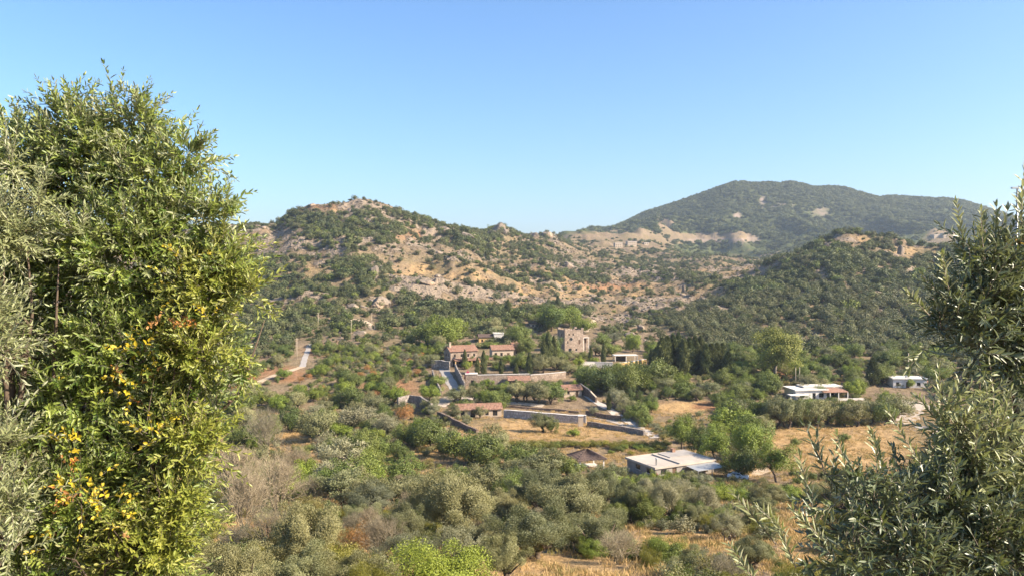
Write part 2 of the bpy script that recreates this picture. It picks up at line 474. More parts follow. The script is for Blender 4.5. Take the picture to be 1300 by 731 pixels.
def terrain_mat():
    t = NT('hillside_ground')
    c = coords(t)
    nA, nB, nC = t.noise(0.035, 6, 0.6, c), t.noise(0.22, 6, 0.65, c), t.noise(1.6, 5, 0.65, c)
    fine = t.math('ADD', t.math('MULTIPLY', nB, 0.5), t.math('MULTIPLY', nC, 0.5))
    grass = t.mix(t.ramp(fine, 0.36, 0.64), (0.125, 0.088, 0.054), (0.285, 0.212, 0.138))
    grass = t.mix(t.math('MULTIPLY', t.ramp(nA, 0.46, 0.68), 0.55), grass, (0.16, 0.135, 0.055))
    stub = t.mix(t.ramp(fine, 0.34, 0.66), (0.27, 0.165, 0.075), (0.44, 0.30, 0.145))
    col = t.mix(t.attr('dry'), grass, stub)
    soil = t.mix(t.ramp(fine, 0.35, 0.65), (0.19, 0.095, 0.048), (0.34, 0.19, 0.10))
    col = t.mix(t.attr('red'), col, soil)
    far = t.ramp(t.n('ShaderNodeSeparateXYZ', {0: c}).outputs[1], 380.0, 520.0)
    spots = t.ramp(t.noise(0.42, 5, 0.72, c), 0.50, 0.60)
    col = t.mix(t.math('MULTIPLY', t.math('MULTIPLY', spots, far), t.math('SUBTRACT', 0.74, t.math('MULTIPLY', t.attr('dry'), 0.6))), col, t.mix(nC, (0.045, 0.045, 0.022), (0.13, 0.105, 0.06)))
    vor = t.n('ShaderNodeTexVoronoi', {'Vector': c, 'Scale': 0.11, 'Randomness': 1.0, 'Detail': 3.0, 'Roughness': 0.6}, feature='F1').outputs['Distance']
    stone = t.mix(t.ramp(t.math('ADD', t.math('MULTIPLY', fine, 0.6), t.math('MULTIPLY', vor, 0.4)), 0.3, 0.7), (0.065, 0.052, 0.040), (0.23, 0.182, 0.135))
    rk = t.math('MULTIPLY', t.ramp(t.math('ADD', t.attr('rock'), t.math('SUBTRACT', nB, 0.5)), 0.42, 0.62), 0.9)
    col = t.mix(rk, col, stone)
    mac = t.mix(t.ramp(t.noise(0.05, 8, 0.75, c), 0.35, 0.65), (0.040, 0.055, 0.022), (0.10, 0.105, 0.045))
    col = t.mix(t.ramp(t.math('ADD', t.attr('mount'), t.math('MULTIPLY', t.math('SUBTRACT', t.noise(0.013, 7, 0.7, c), 0.5), 1.1)), 0.3, 0.55), col, mac)
    col = t.mix(t.math('MULTIPLY', t.attr('scar'), t.ramp(t.noise(0.03, 6, 0.7, c), 0.3, 0.6)), col, (0.27, 0.205, 0.16))
    h = t.math('ADD', t.math('MULTIPLY', nB, 1.2), t.math('ADD', t.math('MULTIPLY', nC, 0.25), t.math('MULTIPLY', t.math('MULTIPLY', vor, rk), 2.0)))
    return t.surf(col, 0.95, h, 1.3, 0.85, 0.05)

def stone_wall_mat(name, a, b, mortar, scale=1.6):
    """rubble masonry: uneven stones with recessed joints"""
    t = NT(name)
    c = coords(t)
    v = t.n('ShaderNodeTexVoronoi', {'Vector': c, 'Scale': scale, 'Randomness': 0.9}, feature='F1')
    e = t.n('ShaderNodeTexVoronoi', {'Vector': c, 'Scale': scale, 'Randomness': 0.9}, feature='DISTANCE_TO_EDGE').outputs['Distance']
    sep = t.n('ShaderNodeSeparateColor', {0: v.outputs['Color']}).outputs[0]
    col = t.mix(sep, a, b)
    col = t.mix(t.math('MULTIPLY', t.noise(0.5, 5, 0.6, c), 0.5), col, tuple(x * 0.55 for x in a))
    col = t.mix(t.ramp(e, 0.10, 0.02), col, mortar)
    return t.surf(col, 0.9, t.ramp(e, 0.0, 0.14), 0.06, 0.8, 0.15)

def tile_mat(name, a, b):
    """weathered clay: course bands come from geometry, this gives colour from tile to tile"""
    t = NT(name)
    c = coords(t)
    v = t.n('ShaderNodeTexVoronoi', {'Vector': t.n('ShaderNodeVectorMath', {0: c, 1: (3.3, 2.2, 2.2)}, operation='MULTIPLY').outputs[0], 'Scale': 1.0, 'Randomness': 0.25}, feature='F1')
    sep = t.n('ShaderNodeSeparateColor', {0: v.outputs['Color']}).outputs[0]
    col = t.mix(sep, a, b)
    col = t.mix(t.math('MULTIPLY', t.ramp(t.noise(0.9, 5, 0.65, c), 0.45, 0.7), 0.6), col, (0.16, 0.12, 0.09))
    return t.surf(col, 0.85, None, spec=0.15)

def plank_mat(name, a, b):
    t = NT(name)
    c = coords(t)
    st = t.n('ShaderNodeVectorMath', {0: c, 1: (9, 9, 0.8)}, operation='MULTIPLY').outputs[0]
    f = t.noise(1.0, 5, 0.6, st)
    return t.surf(t.mix(t.ramp(f, 0.3, 0.7), a, b), 0.75, f, 0.01)

M = dict(
    ground=terrain_mat(),
    olive=leafmat('olive_leaves', (0.055, 0.075, 0.028), (0.300, 0.305, 0.140), 0.30, 0.20),
    olive_pale=leafmat('pale_olive_leaves', (0.085, 0.10, 0.050), (0.32, 0.32, 0.185), 0.30, 0.18),
    green=leafmat('oak_leaves', (0.022, 0.048, 0.008), (0.175, 0.225, 0.045), 0.35, 0.22),
    bright=leafmat('fresh_green_leaves', (0.045, 0.085, 0.009), (0.215, 0.275, 0.034), 0.28, 0.26, deep=0.95),
    yellow=leafmat('yellow_green_leaves', (0.092, 0.105, 0.011), (0.260, 0.246, 0.035), 0.25, 0.30),
    cypress=leafmat('cypress_needles', (0.032, 0.050, 0.018), (0.115, 0.132, 0.050), 0.25, 0.10, deep=1.15),
    poplar=leafmat('eucalyptus_leaves', (0.073, 0.095, 0.017), (0.227, 0.238, 0.045), 0.15, 0.28, deep=1.2),
    scrub=leafmat('scrub_leaves', (0.020, 0.036, 0.012), (0.125, 0.152, 0.055), 0.42, 0.15, 0.25),
    scrub_olive=leafmat('hillside_olive_leaves', (0.050, 0.063, 0.025), (0.168, 0.180, 0.084), 0.30, 0.15, 0.25),
    dead=leafmat('dry_twigs', (0.17, 0.15, 0.098), (0.37, 0.33, 0.225), 0.25, 0.10, 0.1),
    rust=leafmat('rusty_dry_leaves', (0.25, 0.115, 0.035), (0.46, 0.25, 0.10), 0.2, 0.25, 0.1),
    straw=leafmat('dry_grass_blades', (0.40, 0.265, 0.11), (0.62, 0.45, 0.22), 0.2, 0.25, 0.1),
    weeds=leafmat('dry_green_grass', (0.14, 0.13, 0.04), (0.30, 0.26, 0.10), 0.2, 0.25, 0.1),
    magenta=leafmat('magenta_blossom', (0.32, 0.01, 0.08), (0.62, 0.03, 0.20), 0.1, 0.3, 0.2),
    umber=leafmat('dry_spiny_bush', (0.12, 0.085, 0.045), (0.27, 0.20, 0.11), 0.3, 0.12, 0.1),
    house_grey=plain('greyish_render', (0.27, 0.24, 0.21), 0.9, 1.2, 0.18, 0.01),
    bark=plain('bark', (0.115, 0.085, 0.062), 0.95, 6, 0.35, 0.03),
    bark_grey=plain('grey_bark', (0.22, 0.185, 0.15), 0.95, 6, 0.3, 0.03),
    boulder=None,
    stone_beige=stone_wall_mat('beige_rubble_stone', (0.26, 0.19, 0.145), (0.44, 0.345, 0.27), (0.20, 0.16, 0.12), 1.3),
    stone_grey=stone_wall_mat('grey_rubble_stone', (0.20, 0.17, 0.15), (0.42, 0.36, 0.31), (0.14, 0.12, 0.10), 1.5),
    stone_pale=stone_wall_mat('pale_rubble_stone', (0.36, 0.33, 0.30), (0.60, 0.56, 0.52), (0.24, 0.22, 0.20), 1.4),
    stone_dark=stone_wall_mat('brown_rubble_stone', (0.16, 0.11, 0.085), (0.33, 0.24, 0.18), (0.12, 0.09, 0.07), 1.5),
    stucco=plain('cream_stucco', (0.44, 0.35, 0.26), 0.9, 2.0, 0.12, 0.01),
    ochre=plain('ochre_stucco', (0.55, 0.36, 0.16), 0.9, 2.0, 0.15, 0.01),
    white=plain('white_stucco', (0.62, 0.58, 0.53), 0.85, 1.5, 0.12, 0.01),
    cap=plain('pale_coping', (0.58, 0.53, 0.47), 0.9, 2.5, 0.15, 0.01),
    concrete=plain('grey_concrete', (0.33, 0.30, 0.27), 0.92, 0.8, 0.16, 0.01),
    roof_slab=plain('cream_roof_screed', (0.42, 0.365, 0.305), 0.92, 0.5, 0.14, 0.01),
    sheet=plain('pale_metal_sheet', (0.36, 0.36, 0.35), 0.45, 1.0, 0.10, 0.0, 0.5, 0.3),
    tile=tile_mat('terracotta_tile', (0.23, 0.120, 0.080), (0.36, 0.215, 0.150)),
    tile_dark=tile_mat('dark_roof_tile', (0.085, 0.06, 0.052), (0.15, 0.105, 0.09)),
    wood=plank_mat('dark_timber', (0.07, 0.042, 0.026), (0.15, 0.095, 0.06)),
    wood_warm=plank_mat('warm_timber', (0.30, 0.15, 0.06), (0.50, 0.28, 0.13)),
    wood_pole=plank_mat('weathered_pole_timber', (0.36, 0.29, 0.21), (0.55, 0.46, 0.34)),
    glass=plain('window_glass', (0.018, 0.022, 0.026), 0.08, 1.0, 0.1, 0.0, 0.6),
    dark_void=plain('dark_interior', (0.015, 0.012, 0.010), 0.9, 1.0, 0.1),
    metal=plain('galvanised_metal', (0.45, 0.45, 0.44), 0.4, 3.0, 0.1, 0.0, 0.5, 0.8),
    insulator=plain('brown_insulator', (0.10, 0.06, 0.04), 0.3, 3.0, 0.1),
    carpaint=plain('white_car_paint', (0.74, 0.75, 0.76), 0.25, 0.5, 0.03, 0.0, 0.5),
    tyre=plain('tyre_rubber', (0.02, 0.02, 0.02), 0.85, 3.0, 0.2),
    lamp_red=plain('red_tail_lamp', (0.35, 0.01, 0.01), 0.2, 3.0, 0.1),
    red_paint=plain('red_paint', (0.55, 0.05, 0.07), 0.5, 3.0, 0.1),
    gravel=plain('pale_gravel_track', (0.42, 0.35, 0.28), 0.95, 1.2, 0.18, 0.02),
    road=plain('worn_concrete_lane', (0.45, 0.40, 0.35), 0.92, 0.9, 0.2, 0.02),
    track=plain('earth_track', (0.46, 0.35, 0.24), 0.95, 0.7, 0.2, 0.02),
)
def boulder_mat():
    t = NT('weathered_rock')
    c = coords(t)
    f = t.noise(0.35, 7, 0.65, c)
    cr = t.n('ShaderNodeTexVoronoi', {'Vector': c, 'Scale': 0.35, 'Randomness': 1.0}, feature='DISTANCE_TO_EDGE').outputs['Distance']
    col = t.mix(t.ramp(f, 0.35, 0.65), (0.115, 0.094, 0.075), (0.30, 0.245, 0.19))
    col = t.mix(t.math('MULTIPLY', t.ramp(t.noise(0.12, 3, 0.5, c), 0.5, 0.7), 0.6), col, (0.42, 0.27, 0.15))
    return t.surf(col, 0.95, t.math('ADD', f, t.math('MULTIPLY', t.ramp(cr, 0.0, 0.2), 0.4)), 0.5, 0.9, 0.1)
M['boulder'] = boulder_mat()

# ---- the ground sheet itself
tme = np_mesh('hillside', tv, tq, M['ground'], smooth=True)
for nm, arr in (('mount', mount), ('scar', scar), ('rock', rock), ('dry', dry), ('red', red)):
    a = tme.attributes.new(nm, 'FLOAT', 'POINT')
    a.data.foreach_set('value', np.ascontiguousarray(arr.ravel(), np.float32))
hillside = link(bpy.data.objects.new('terrain', tme))
tag(hillside, 'dry valley floor rising to rocky tan hills and a far wooded mountain', None, None, 'structure')
# ---------------------------------------------------------------- plant builders (local units: metres, base at the origin)
def unit(v):
    return v / np.maximum(np.linalg.norm(v, axis=-1, keepdims=True), 1e-9)

def leaves_quads(pos, d, nrm, L, W, fold=0.0):
    """lance shaped leaf as a four-corner blade: base, two sides, tip"""
    d = unit(d)
    s = unit(np.cross(d, nrm))
    n = np.cross(s, d)
    L, W = L[:, None], W[:, None]
    a = pos
    b = pos + d * L * 0.45 + s * W * 0.5 + n * W * fold
    c = pos + d * L
    e = pos + d * L * 0.45 - s * W * 0.5 + n * W * fold
    v = np.stack([a, b, c, e], 1).reshape(-1, 3)
    q = np.arange(len(pos) * 4).reshape(-1, 4)
    return v, q

def clumps_in(rg, n, rx, rz, zc, low=-0.35, squash=1.0, lump=0.35):
    """clump centres through the outer part of an uneven ellipsoid crown"""
    out = []
    ph = rg.uniform(0, 6.28, 3)
    while len(out) < n:
        v = unit(rg.normal(size=3))
        if v[2] < low:
            continue
        az = math.atan2(v[1], v[0])
        k = 1 + lump * (0.5 * math.sin(2 * az + ph[0]) + 0.35 * math.sin(3 * az + ph[1]) + 0.3 * math.sin(5 * v[2] + ph[2]))
        r = rg.uniform(0.55, 1.0) ** 0.7 * 0.95 * k
        out.append((v[0] * rx * r, v[1] * rx * r, zc + v[2] * rz * r))
    return np.array(out)

def crown_mesh(name, seed, mat, rx=1.0, rz=0.8, zc=1.1, nclump=34, nleaf=6000, L=0.14, W=0.05, clump_r=0.34, up=0.5, low=-0.35,
               lump=0.35, core=0.15, spread=1.0, wisps=0.0):
    """a crown of leafy clumps; sizes are for a plant with crown radius about 1"""
    rg = np.random.default_rng(seed)
    cc = clumps_in(rg, nclump, rx, rz, zc, low, lump=lump)
    cr = clump_r * rg.uniform(0.65, 1.3, nclump)
    w = cr ** 2
    idx = rg.choice(nclump, nleaf, p=w / w.sum())
    dirs = unit(rg.normal(size=(nleaf, 3)) + np.array([0, 0, 0.25]))
    out = unit(cc[idx] - np.array([0, 0, zc * 0.8]))
    dirs = unit(dirs + out * 0.45)
    rr = cr[idx] * rg.uniform(0.3, 1.0, nleaf) ** 0.4 * (1 + 0.12 * rg.normal(size=nleaf) * spread)
    pos = cc[idx] + dirs * rr[:, None] * np.array([1, 1, 0.9]) + unit(out + np.array([0, 0, 0.5])) * (cr[idx] * rg.uniform(-0.5, 0.6, nleaf))[:, None]
    if wisps:
        k = rg.random(nleaf) < wisps
        pos[k] += (out[k] * 0.6 + np.array([0, 0, 0.5])) * (rg.random(k.sum())[:, None] ** 2) * clump_r * 1.3
    nc = int(nleaf * core)                      # inner leaves that close the crown
    v = unit(rg.normal(size=(nc, 3)))
    pos[:nc] = v * np.array([rx, rx, rz]) * 0.62 * rg.random((nc, 1)) ** 0.4 + np.array([0, 0, zc])
    tang = unit(np.cross(dirs, rg.normal(size=(nleaf, 3))))
    d = unit(dirs * 0.35 + tang * 0.75 + np.array([0, 0, up]) + rg.normal(size=(nleaf, 3)) * 0.25)
    nrm = unit(dirs * 0.6 + out * 0.8 + rg.normal(size=(nleaf, 3)) * 0.27)
    W = W * 1.2
    ls = L * rg.uniform(0.6, 1.35, nleaf)
    ws = W * rg.uniform(0.7, 1.3, nleaf)
    ls[:nc] *= 1.5
    ws[:nc] *= 1.7
    vts, q = leaves_quads(pos, d, nrm, ls, ws)
    ct = rg.random(nclump)
    tint = np.clip(0.12 + 0.50 * ct[idx] + 0.30 * rg.random(nleaf) + 0.05 * rg.normal(size=nleaf), 0, 1)
    return np_mesh(name, vts, q, mat, np.repeat(tint, 4)), cc

def trunk_mesh(name, seed, mat, cc, h=0.75, r=0.11, stems=1, nlimb=7, lean=0.15, sides=6):
    rg = np.random.default_rng(seed + 99)
    mb = MB()
    for s in range(stems):
        a = rg.uniform(0, 6.28)
        off = np.array([math.cos(a), math.sin(a), 0]) * (0.0 if stems == 1 else rg.uniform(0.05, 0.22))
        top = off * 2.2 + np.array([rg.normal() * lean, rg.normal() * lean, h])
        mid = off * 1.2 + np.array([rg.normal() * lean * 0.5, rg.normal() * lean * 0.5, h * 0.5])
        mb.tube([off + [0, 0, -0.25], off + [0, 0, 0.06], mid, top], [r * 1.5, r * 1.15, r * 0.9, r * 0.8], sides)
        for k in rg.choice(len(cc), min(nlimb, len(cc)), replace=False):
            e = cc[k]
            m1 = top + (e - top) * 0.45 + np.array([rg.normal() * 0.06, rg.normal() * 0.06, 0.05])
            mb.tube([mid + (top - mid) * rg.uniform(0.3, 1.0), m1, e], [r * 0.55, r * 0.35, r * 0.08], 5, False)
    return mb.mesh(name, mat, True)

def twig_mesh(name, seed, mat, h=1.6, rx=0.9, n=420, base_r=0.02):
    """bare, many-twigged dry shrub: real tapering branches that fork"""
    rg = np.random.default_rng(seed)
    vs, qs, tn = [], [], []
    def seg(p, q, r0, r1):
        d = unit(q - p)
        a = unit(np.cross(d, [0.3, 0.5, 0.8]))
        b = np.cross(d, a)
        base = sum(len(x) for x in vs)
        ring = []
        for c, r in ((p, r0), (q, r1)):
            for t in (0, 2.094, 4.189):
                ring.append(c + (a * math.cos(t) + b * math.sin(t)) * r)
        vs.append(np.array(ring))
        qs.append(np.array([[0, 1, 4, 3], [1, 2, 5, 4], [2, 0, 3, 5]]) + base)
        tn.append(np.full(6, rg.random()))
    def grow(p, d, l, r, depth):
        q = p + d * l
        seg(p, q, r, r * 0.65)
        if depth == 0 or len(vs) > n:
            return
        for k in range(3 if depth > 1 else 4):
            nd = unit(d + rg.normal(size=3) * 0.48 + np.array([0, 0, 0.12]))
            grow(q, nd, l * rg.uniform(0.55, 0.85), r * 0.6, depth - 1)
    k = 0
    while len(vs) < n and k < 60:
        a = rg.uniform(0, 6.28)
        sp = rg.uniform(0.1, 0.75)
        grow(np.array([math.cos(a) * 0.05, math.sin(a) * 0.05, -0.05]), unit(np.array([math.cos(a) * sp * rx, math.sin(a) * sp * rx, 1.0])), h * 0.36, base_r, 4)
        k += 1
    return np_mesh(name, np.concatenate(vs), np.concatenate(qs), mat, np.concatenate(tn))

def cypress_mesh(name, seed, mat, nleaf=3500, w=0.16):
    """slim spire of height 1"""
    rg = np.random.default_rng(seed)
    t = rg.random(nleaf) ** 0.85
    prof = w * np.sin(np.clip(t * 0.96 + 0.06, 0, 1) ** 0.62 * math.pi) ** 0.75
    az = rg.uniform(0, 6.28, nleaf)
    lump = 1 + 0.28 * np.sin(az * 3 + t * 13 + seed) + 0.2 * np.sin(az * 2 - t * 23)
    r = prof * lump * rg.uniform(0.55, 1.05, nleaf)
    pos = np.stack([np.cos(az) * r, np.sin(az) * r, 0.03 + t * 0.97], -1)
    d = np.stack([np.cos(az) * 0.5, np.sin(az) * 0.5, np.full(nleaf, 1.0)], -1) + rg.normal(size=(nleaf, 3)) * 0.25
    nrm = np.stack([np.cos(az), np.sin(az), np.zeros(nleaf)], -1) + rg.normal(size=(nleaf, 3)) * 0.5
    v, q = leaves_quads(pos, d, nrm, 0.062 * rg.uniform(0.7, 1.6, nleaf), 0.024 * rg.uniform(0.7, 1.3, nleaf))
    return np_mesh(name, v, q, mat, np.repeat(rg.random(nleaf), 4))

# kinds: (crown mesh, trunk mesh) pairs; fine ones for the near slope, coarse ones for farther off
KIND = {}
def add_kind(key, n, fine, mat, bark, crown, trunk):
    KIND[key] = []
    for i in range(n):
        sd = (hash(key) if False else sum(ord(c) for c in key) * 31) + i * 7
        cm, cc = crown_mesh(key + '_crown', sd, mat, **crown)
        KIND[key].append((cm, trunk_mesh(key + '_trunk', sd, bark, cc, **trunk)))

OLV = dict(rx=1.0, rz=0.85, zc=1.02, up=0.55, lump=0.4, clump_r=0.27, nclump=36, low=-0.45)
add_kind('olive_fine', 4, True, M['olive'], M['bark'], dict(OLV, nleaf=52000, L=0.046, W=0.0115, up=0.8, nclump=40, clump_r=0.22, wisps=0.04, core=0.10), dict(h=0.5, r=0.085, stems=2))
add_kind('olive', 6, False, M['olive'], M['bark'], dict(OLV, nleaf=7500, L=0.10, W=0.030, wisps=0.06), dict(h=0.5, r=0.08, stems=2))
add_kind('olive_pale_fine', 3, True, M['olive_pale'], M['bark_grey'], dict(OLV, nleaf=36000, L=0.046, W=0.0115, up=0.8, nclump=44, clump_r=0.21, wisps=0.08, core=0.10), dict(h=0.5, r=0.07, stems=3))
add_kind('olive_pale', 3, False, M['olive_pale'], M['bark_grey'], dict(OLV, nleaf=6500, L=0.10, W=0.028, wisps=0.08), dict(h=0.5, r=0.07, stems=2))
OAK = dict(rx=1.0, rz=0.8, zc=0.85, up=0.2, lump=0.4, clump_r=0.30, nclump=36, low=-0.7)
add_kind('oak_fine', 3, True, M['green'], M['bark'], dict(OAK, nleaf=28000, L=0.046, W=0.026, nclump=46, clump_r=0.24), dict(h=0.35, r=0.06, stems=3))
add_kind('oak', 6, False, M['green'], M['bark'], dict(OAK, nleaf=6500, L=0.085, W=0.045), dict(h=0.4, r=0.06, stems=2))
add_kind('bright_fine', 3, True, M['bright'], M['bark'], dict(OAK, nleaf=26000, L=0.040, W=0.022, up=0.35, nclump=50, clump_r=0.27), dict(h=0.35, r=0.05, stems=3))
add_kind('bright', 4, False, M['bright'], M['bark'], dict(OAK, nleaf=6000, L=0.09, W=0.05, rz=0.95, zc=1.0), dict(h=0.5, r=0.06, stems=1))
add_kind('yellow_fine', 2, True, M['yellow'], M['bark'], dict(OAK, nleaf=22000, L=0.055, W=0.016, up=0.7, nclump=60, clump_r=0.25, wisps=0.2), dict(h=0.35, r=0.045, stems=4))
add_kind('yellow', 2, False, M['yellow'], M['bark'], dict(OAK, nleaf=5500, L=0.09, W=0.035, up=0.5), dict(h=0.35, r=0.05, stems=3))
add_kind('poplar', 1, False, M['poplar'], M['bark_grey'], dict(rx=0.85, rz=1.15, zc=1.35, nleaf=15000, L=0.075, W=0.030, nclump=60, clump_r=0.27, up=-0.2, lump=0.3, low=-0.8), dict(h=1.0, r=0.075, nlimb=12))
add_kind('leggy', 3, False, M['bright'], M['bark'], dict(rx=0.85, rz=0.95, zc=1.5, nleaf=7000, L=0.085, W=0.036, nclump=36, clump_r=0.30, up=-0.1, low=-0.7), dict(h=0.9, r=0.06, nlimb=9))
add_kind('rust_fine', 1, True, M['rust'], M['bark_grey'], dict(OAK, nleaf=9000, L=0.06, W=0.018, up=0.8, nclump=40, clump_r=0.28, core=0.05, wisps=0.3), dict(h=0.5, r=0.035, stems=5))
add_kind('rust', 1, False, M['rust'], M['bark_grey'], dict(OAK, nleaf=3500, L=0.08, W=0.03, up=0.6), dict(h=0.5, r=0.035, stems=4))
KIND['dead_fine'] = []
for i in range(3):
    KIND['dead_fine'].append((twig_mesh('dry_twigs_crown', 500 + i, M['dead'], 1.5, 0.95, 3800, 0.018), None))
KIND['cypress'] = [(cypress_mesh('cypress_crown', 40 + i, M['cypress'], 3800, (0.15, 0.19, 0.165)[i]), None) for i in range(3)]
_cyp_trunk = MB().tube([(0, 0, -0.1), (0, 0, 0.3), (0, 0, 0.8)], [0.016, 0.013, 0.004], 6).mesh('cypress_trunk', M['bark'], True)
KIND['cypress'] = [(c, _cyp_trunk) for c, _ in KIND['cypress']]
PLANTS = []

NAMES = {'olive': ('olive_tree', 'olive tree'), 'olive_pale': ('olive_tree', 'olive tree'), 'oak': ('evergreen_tree', 'tree'), 'bright': ('leafy_shrub', 'shrub'),
         'yellow': ('broom_shrub', 'shrub'), 'poplar': ('eucalyptus_tree', 'tree'), 'leggy': ('orchard_tree', 'tree'), 'rust': ('dry_shrub', 'shrub'), 'dead': ('bare_shrub', 'shrub'),
         'cypress': ('cypress_tree', 'cypress')}
KIND_WORDS = {'olive': 'grey-green olive tree', 'olive_pale': 'pale silvery olive tree', 'oak': 'dark green evergreen tree', 'bright': 'fresh green leafy bush', 'yellow': 'yellow-green broom bush',
              'poplar': 'tall yellow-green eucalyptus', 'leggy': 'light green tree on a bare stem', 'rust': 'rust-brown dried bush', 'dead': 'bare grey-brown twiggy bush', 'cypress': 'dark slim cypress'}

def put_plant(key, x, y, w, h, label=None, group=None, fine=None, seed=0, rot=None, sink=0.05):
    """a plant with crown width w and total height h (metres) standing on the ground at x, y"""
    f = fine if fine is not None else y < 118
    kk = key + '_fine' if f and key + '_fine' in KIND else key
    if kk not in KIND:
        kk = key + '_fine'
    pair = KIND[kk][seed % len(KIND[kk])]
    nm, cat = NAMES[key]
    z = float(ground_z(x, y)[0])
    root = empty(nm, (x, y, z - sink), rot if rot is not None else (seed * 2.399) % 6.283)
    if key == 'cypress':
        sc = (w / 0.30, w / 0.30, h)
    else:
        top = pair[0].get('top') or max(v.co.z for v in pair[0].vertices)
        pair[0]['top'] = top
        sc = (w / 2.15, w / 2.15, h / top)
    root.scale = sc
    o = link(bpy.data.objects.new('crown', pair[0]), root)
    if pair[1] is not None:
        link(bpy.data.objects.new('trunk', pair[1]), root)
    tag(root, label, cat, group)
    PLANTS.append((x, y, w * 0.5))
    return root
# ---------------------------------------------------------------- lanes and tracks, draped on the ground
def strip(name, pts, width, mat, label, lift=0.10, step=1.2):
    P = [hit(px, py) for px, py in pts]
    q = [P[0]]
    for a, b in zip(P, P[1:]):
        n = max(1, int((b - a).length / step))
        q += [a.lerp(b, i / n) for i in range(1, n + 1)]
    for _ in range(6):
        q = [q[0]] + [(q[i - 1] + q[i] * 2 + q[i + 1]) / 4 for i in range(1, len(q) - 1)] + [q[-1]]
    wd = width if isinstance(width, (tuple, list)) else (width, width)
    vs, fs = [], []
    K = 6
    for i, p in enumerate(q):
        d = (q[min(i + 1, len(q) - 1)] - q[max(i - 1, 0)])
        d.z = 0
        d.normalize()
        s = Vector((d.y, -d.x, 0))
        w = wd[0] + (wd[1] - wd[0]) * i / max(1, len(q) - 1)
        for k in range(K + 1):
            t = (k / K - 0.5) * w * (1 + 0.08 * math.sin(i * 0.7 + k))
            x, y = p.x + s.x * t, p.y + s.y * t
            vs.append((x, y, float(ground_z(x, y)[0]) + lift))
    n = K + 1
    for i in range(len(q) - 1):
        for k in range(K):
            fs.append((i * n + k, i * n + k + 1, (i + 1) * n + k + 1, (i + 1) * n + k))
    o = link(bpy.data.objects.new(name, mesh_from(name, vs, fs, mat, True)))
    return tag(o, label, None, None, 'structure')

strip('lane', [(744, 502), (758, 511), (778, 522), (800, 536), (822, 549), (836, 556)], (2.6, 4.4), M['road'], 'worn concrete lane sloping down beside the golden field')
strip('lane', [(560, 462), (566, 474), (573, 487), (580, 497)], (3.6, 4.2), M['concrete'], 'steep shaded lane climbing to the gabled house')
strip('lane', [(556, 516), (572, 503), (600, 506), (640, 511), (690, 516)], (5.0, 3.4), M['gravel'], 'pale gravel forecourt lane above the low stone house')
strip('path', [(742, 527), (770, 533), (796, 541), (815, 549)], (3.0, 3.0), M['gravel'], 'pale path between low walls above the golden field')
strip('road', [(384, 466), (388, 452), (392, 440), (397, 436)], (2.6, 2.4), M['concrete'], 'pale concrete road climbing past a utility pole')
strip('track', [(326, 486), (345, 478), (365, 472), (384, 466)], (3.2, 3.2), M['track'], 'earth track leading to the concrete road')
strip('track', [(476, 419), (470, 412), (462, 408), (450, 405)], (5.0, 3.6), M['track'], 'tan earth track below the big boulder')
strip('yard', [(1138, 538), (1150, 526), (1156, 516), (1160, 510)], (9.0, 9.0), M['gravel'], 'pale gravel yard beside the orchard field')
strip('road', [(1166, 541), (1190, 550), (1214, 562), (1236, 575)], (3.6, 4.0), M['concrete'], 'pale road running down behind the olive branches')
strip('path', [(1160, 512), (1185, 520), (1210, 526), (1240, 524)], (4.5, 4.0), M['gravel'], 'pale drive curving away from the gravel yard')
strip('track', [(918, 607), (945, 606), (968, 598), (984, 590)], (3.4, 3.2), M['track'], 'earth parking strip under the trees')
strip('track', [(742, 421), (748, 413), (754, 409)], (4.0, 3.0), M['track'], 'sandy path on the slope above the stone tower house')

# ---------------------------------------------------------------- building pieces
def frame_at(px, py, rz, name, back=0.0):
    p = hit(px, py)
    d = Vector((p.x, p.y, 0)).normalized()
    x, y = p.x + d.x * back, p.y + d.y * back
    return empty(name, (x, y, p.z), rz)

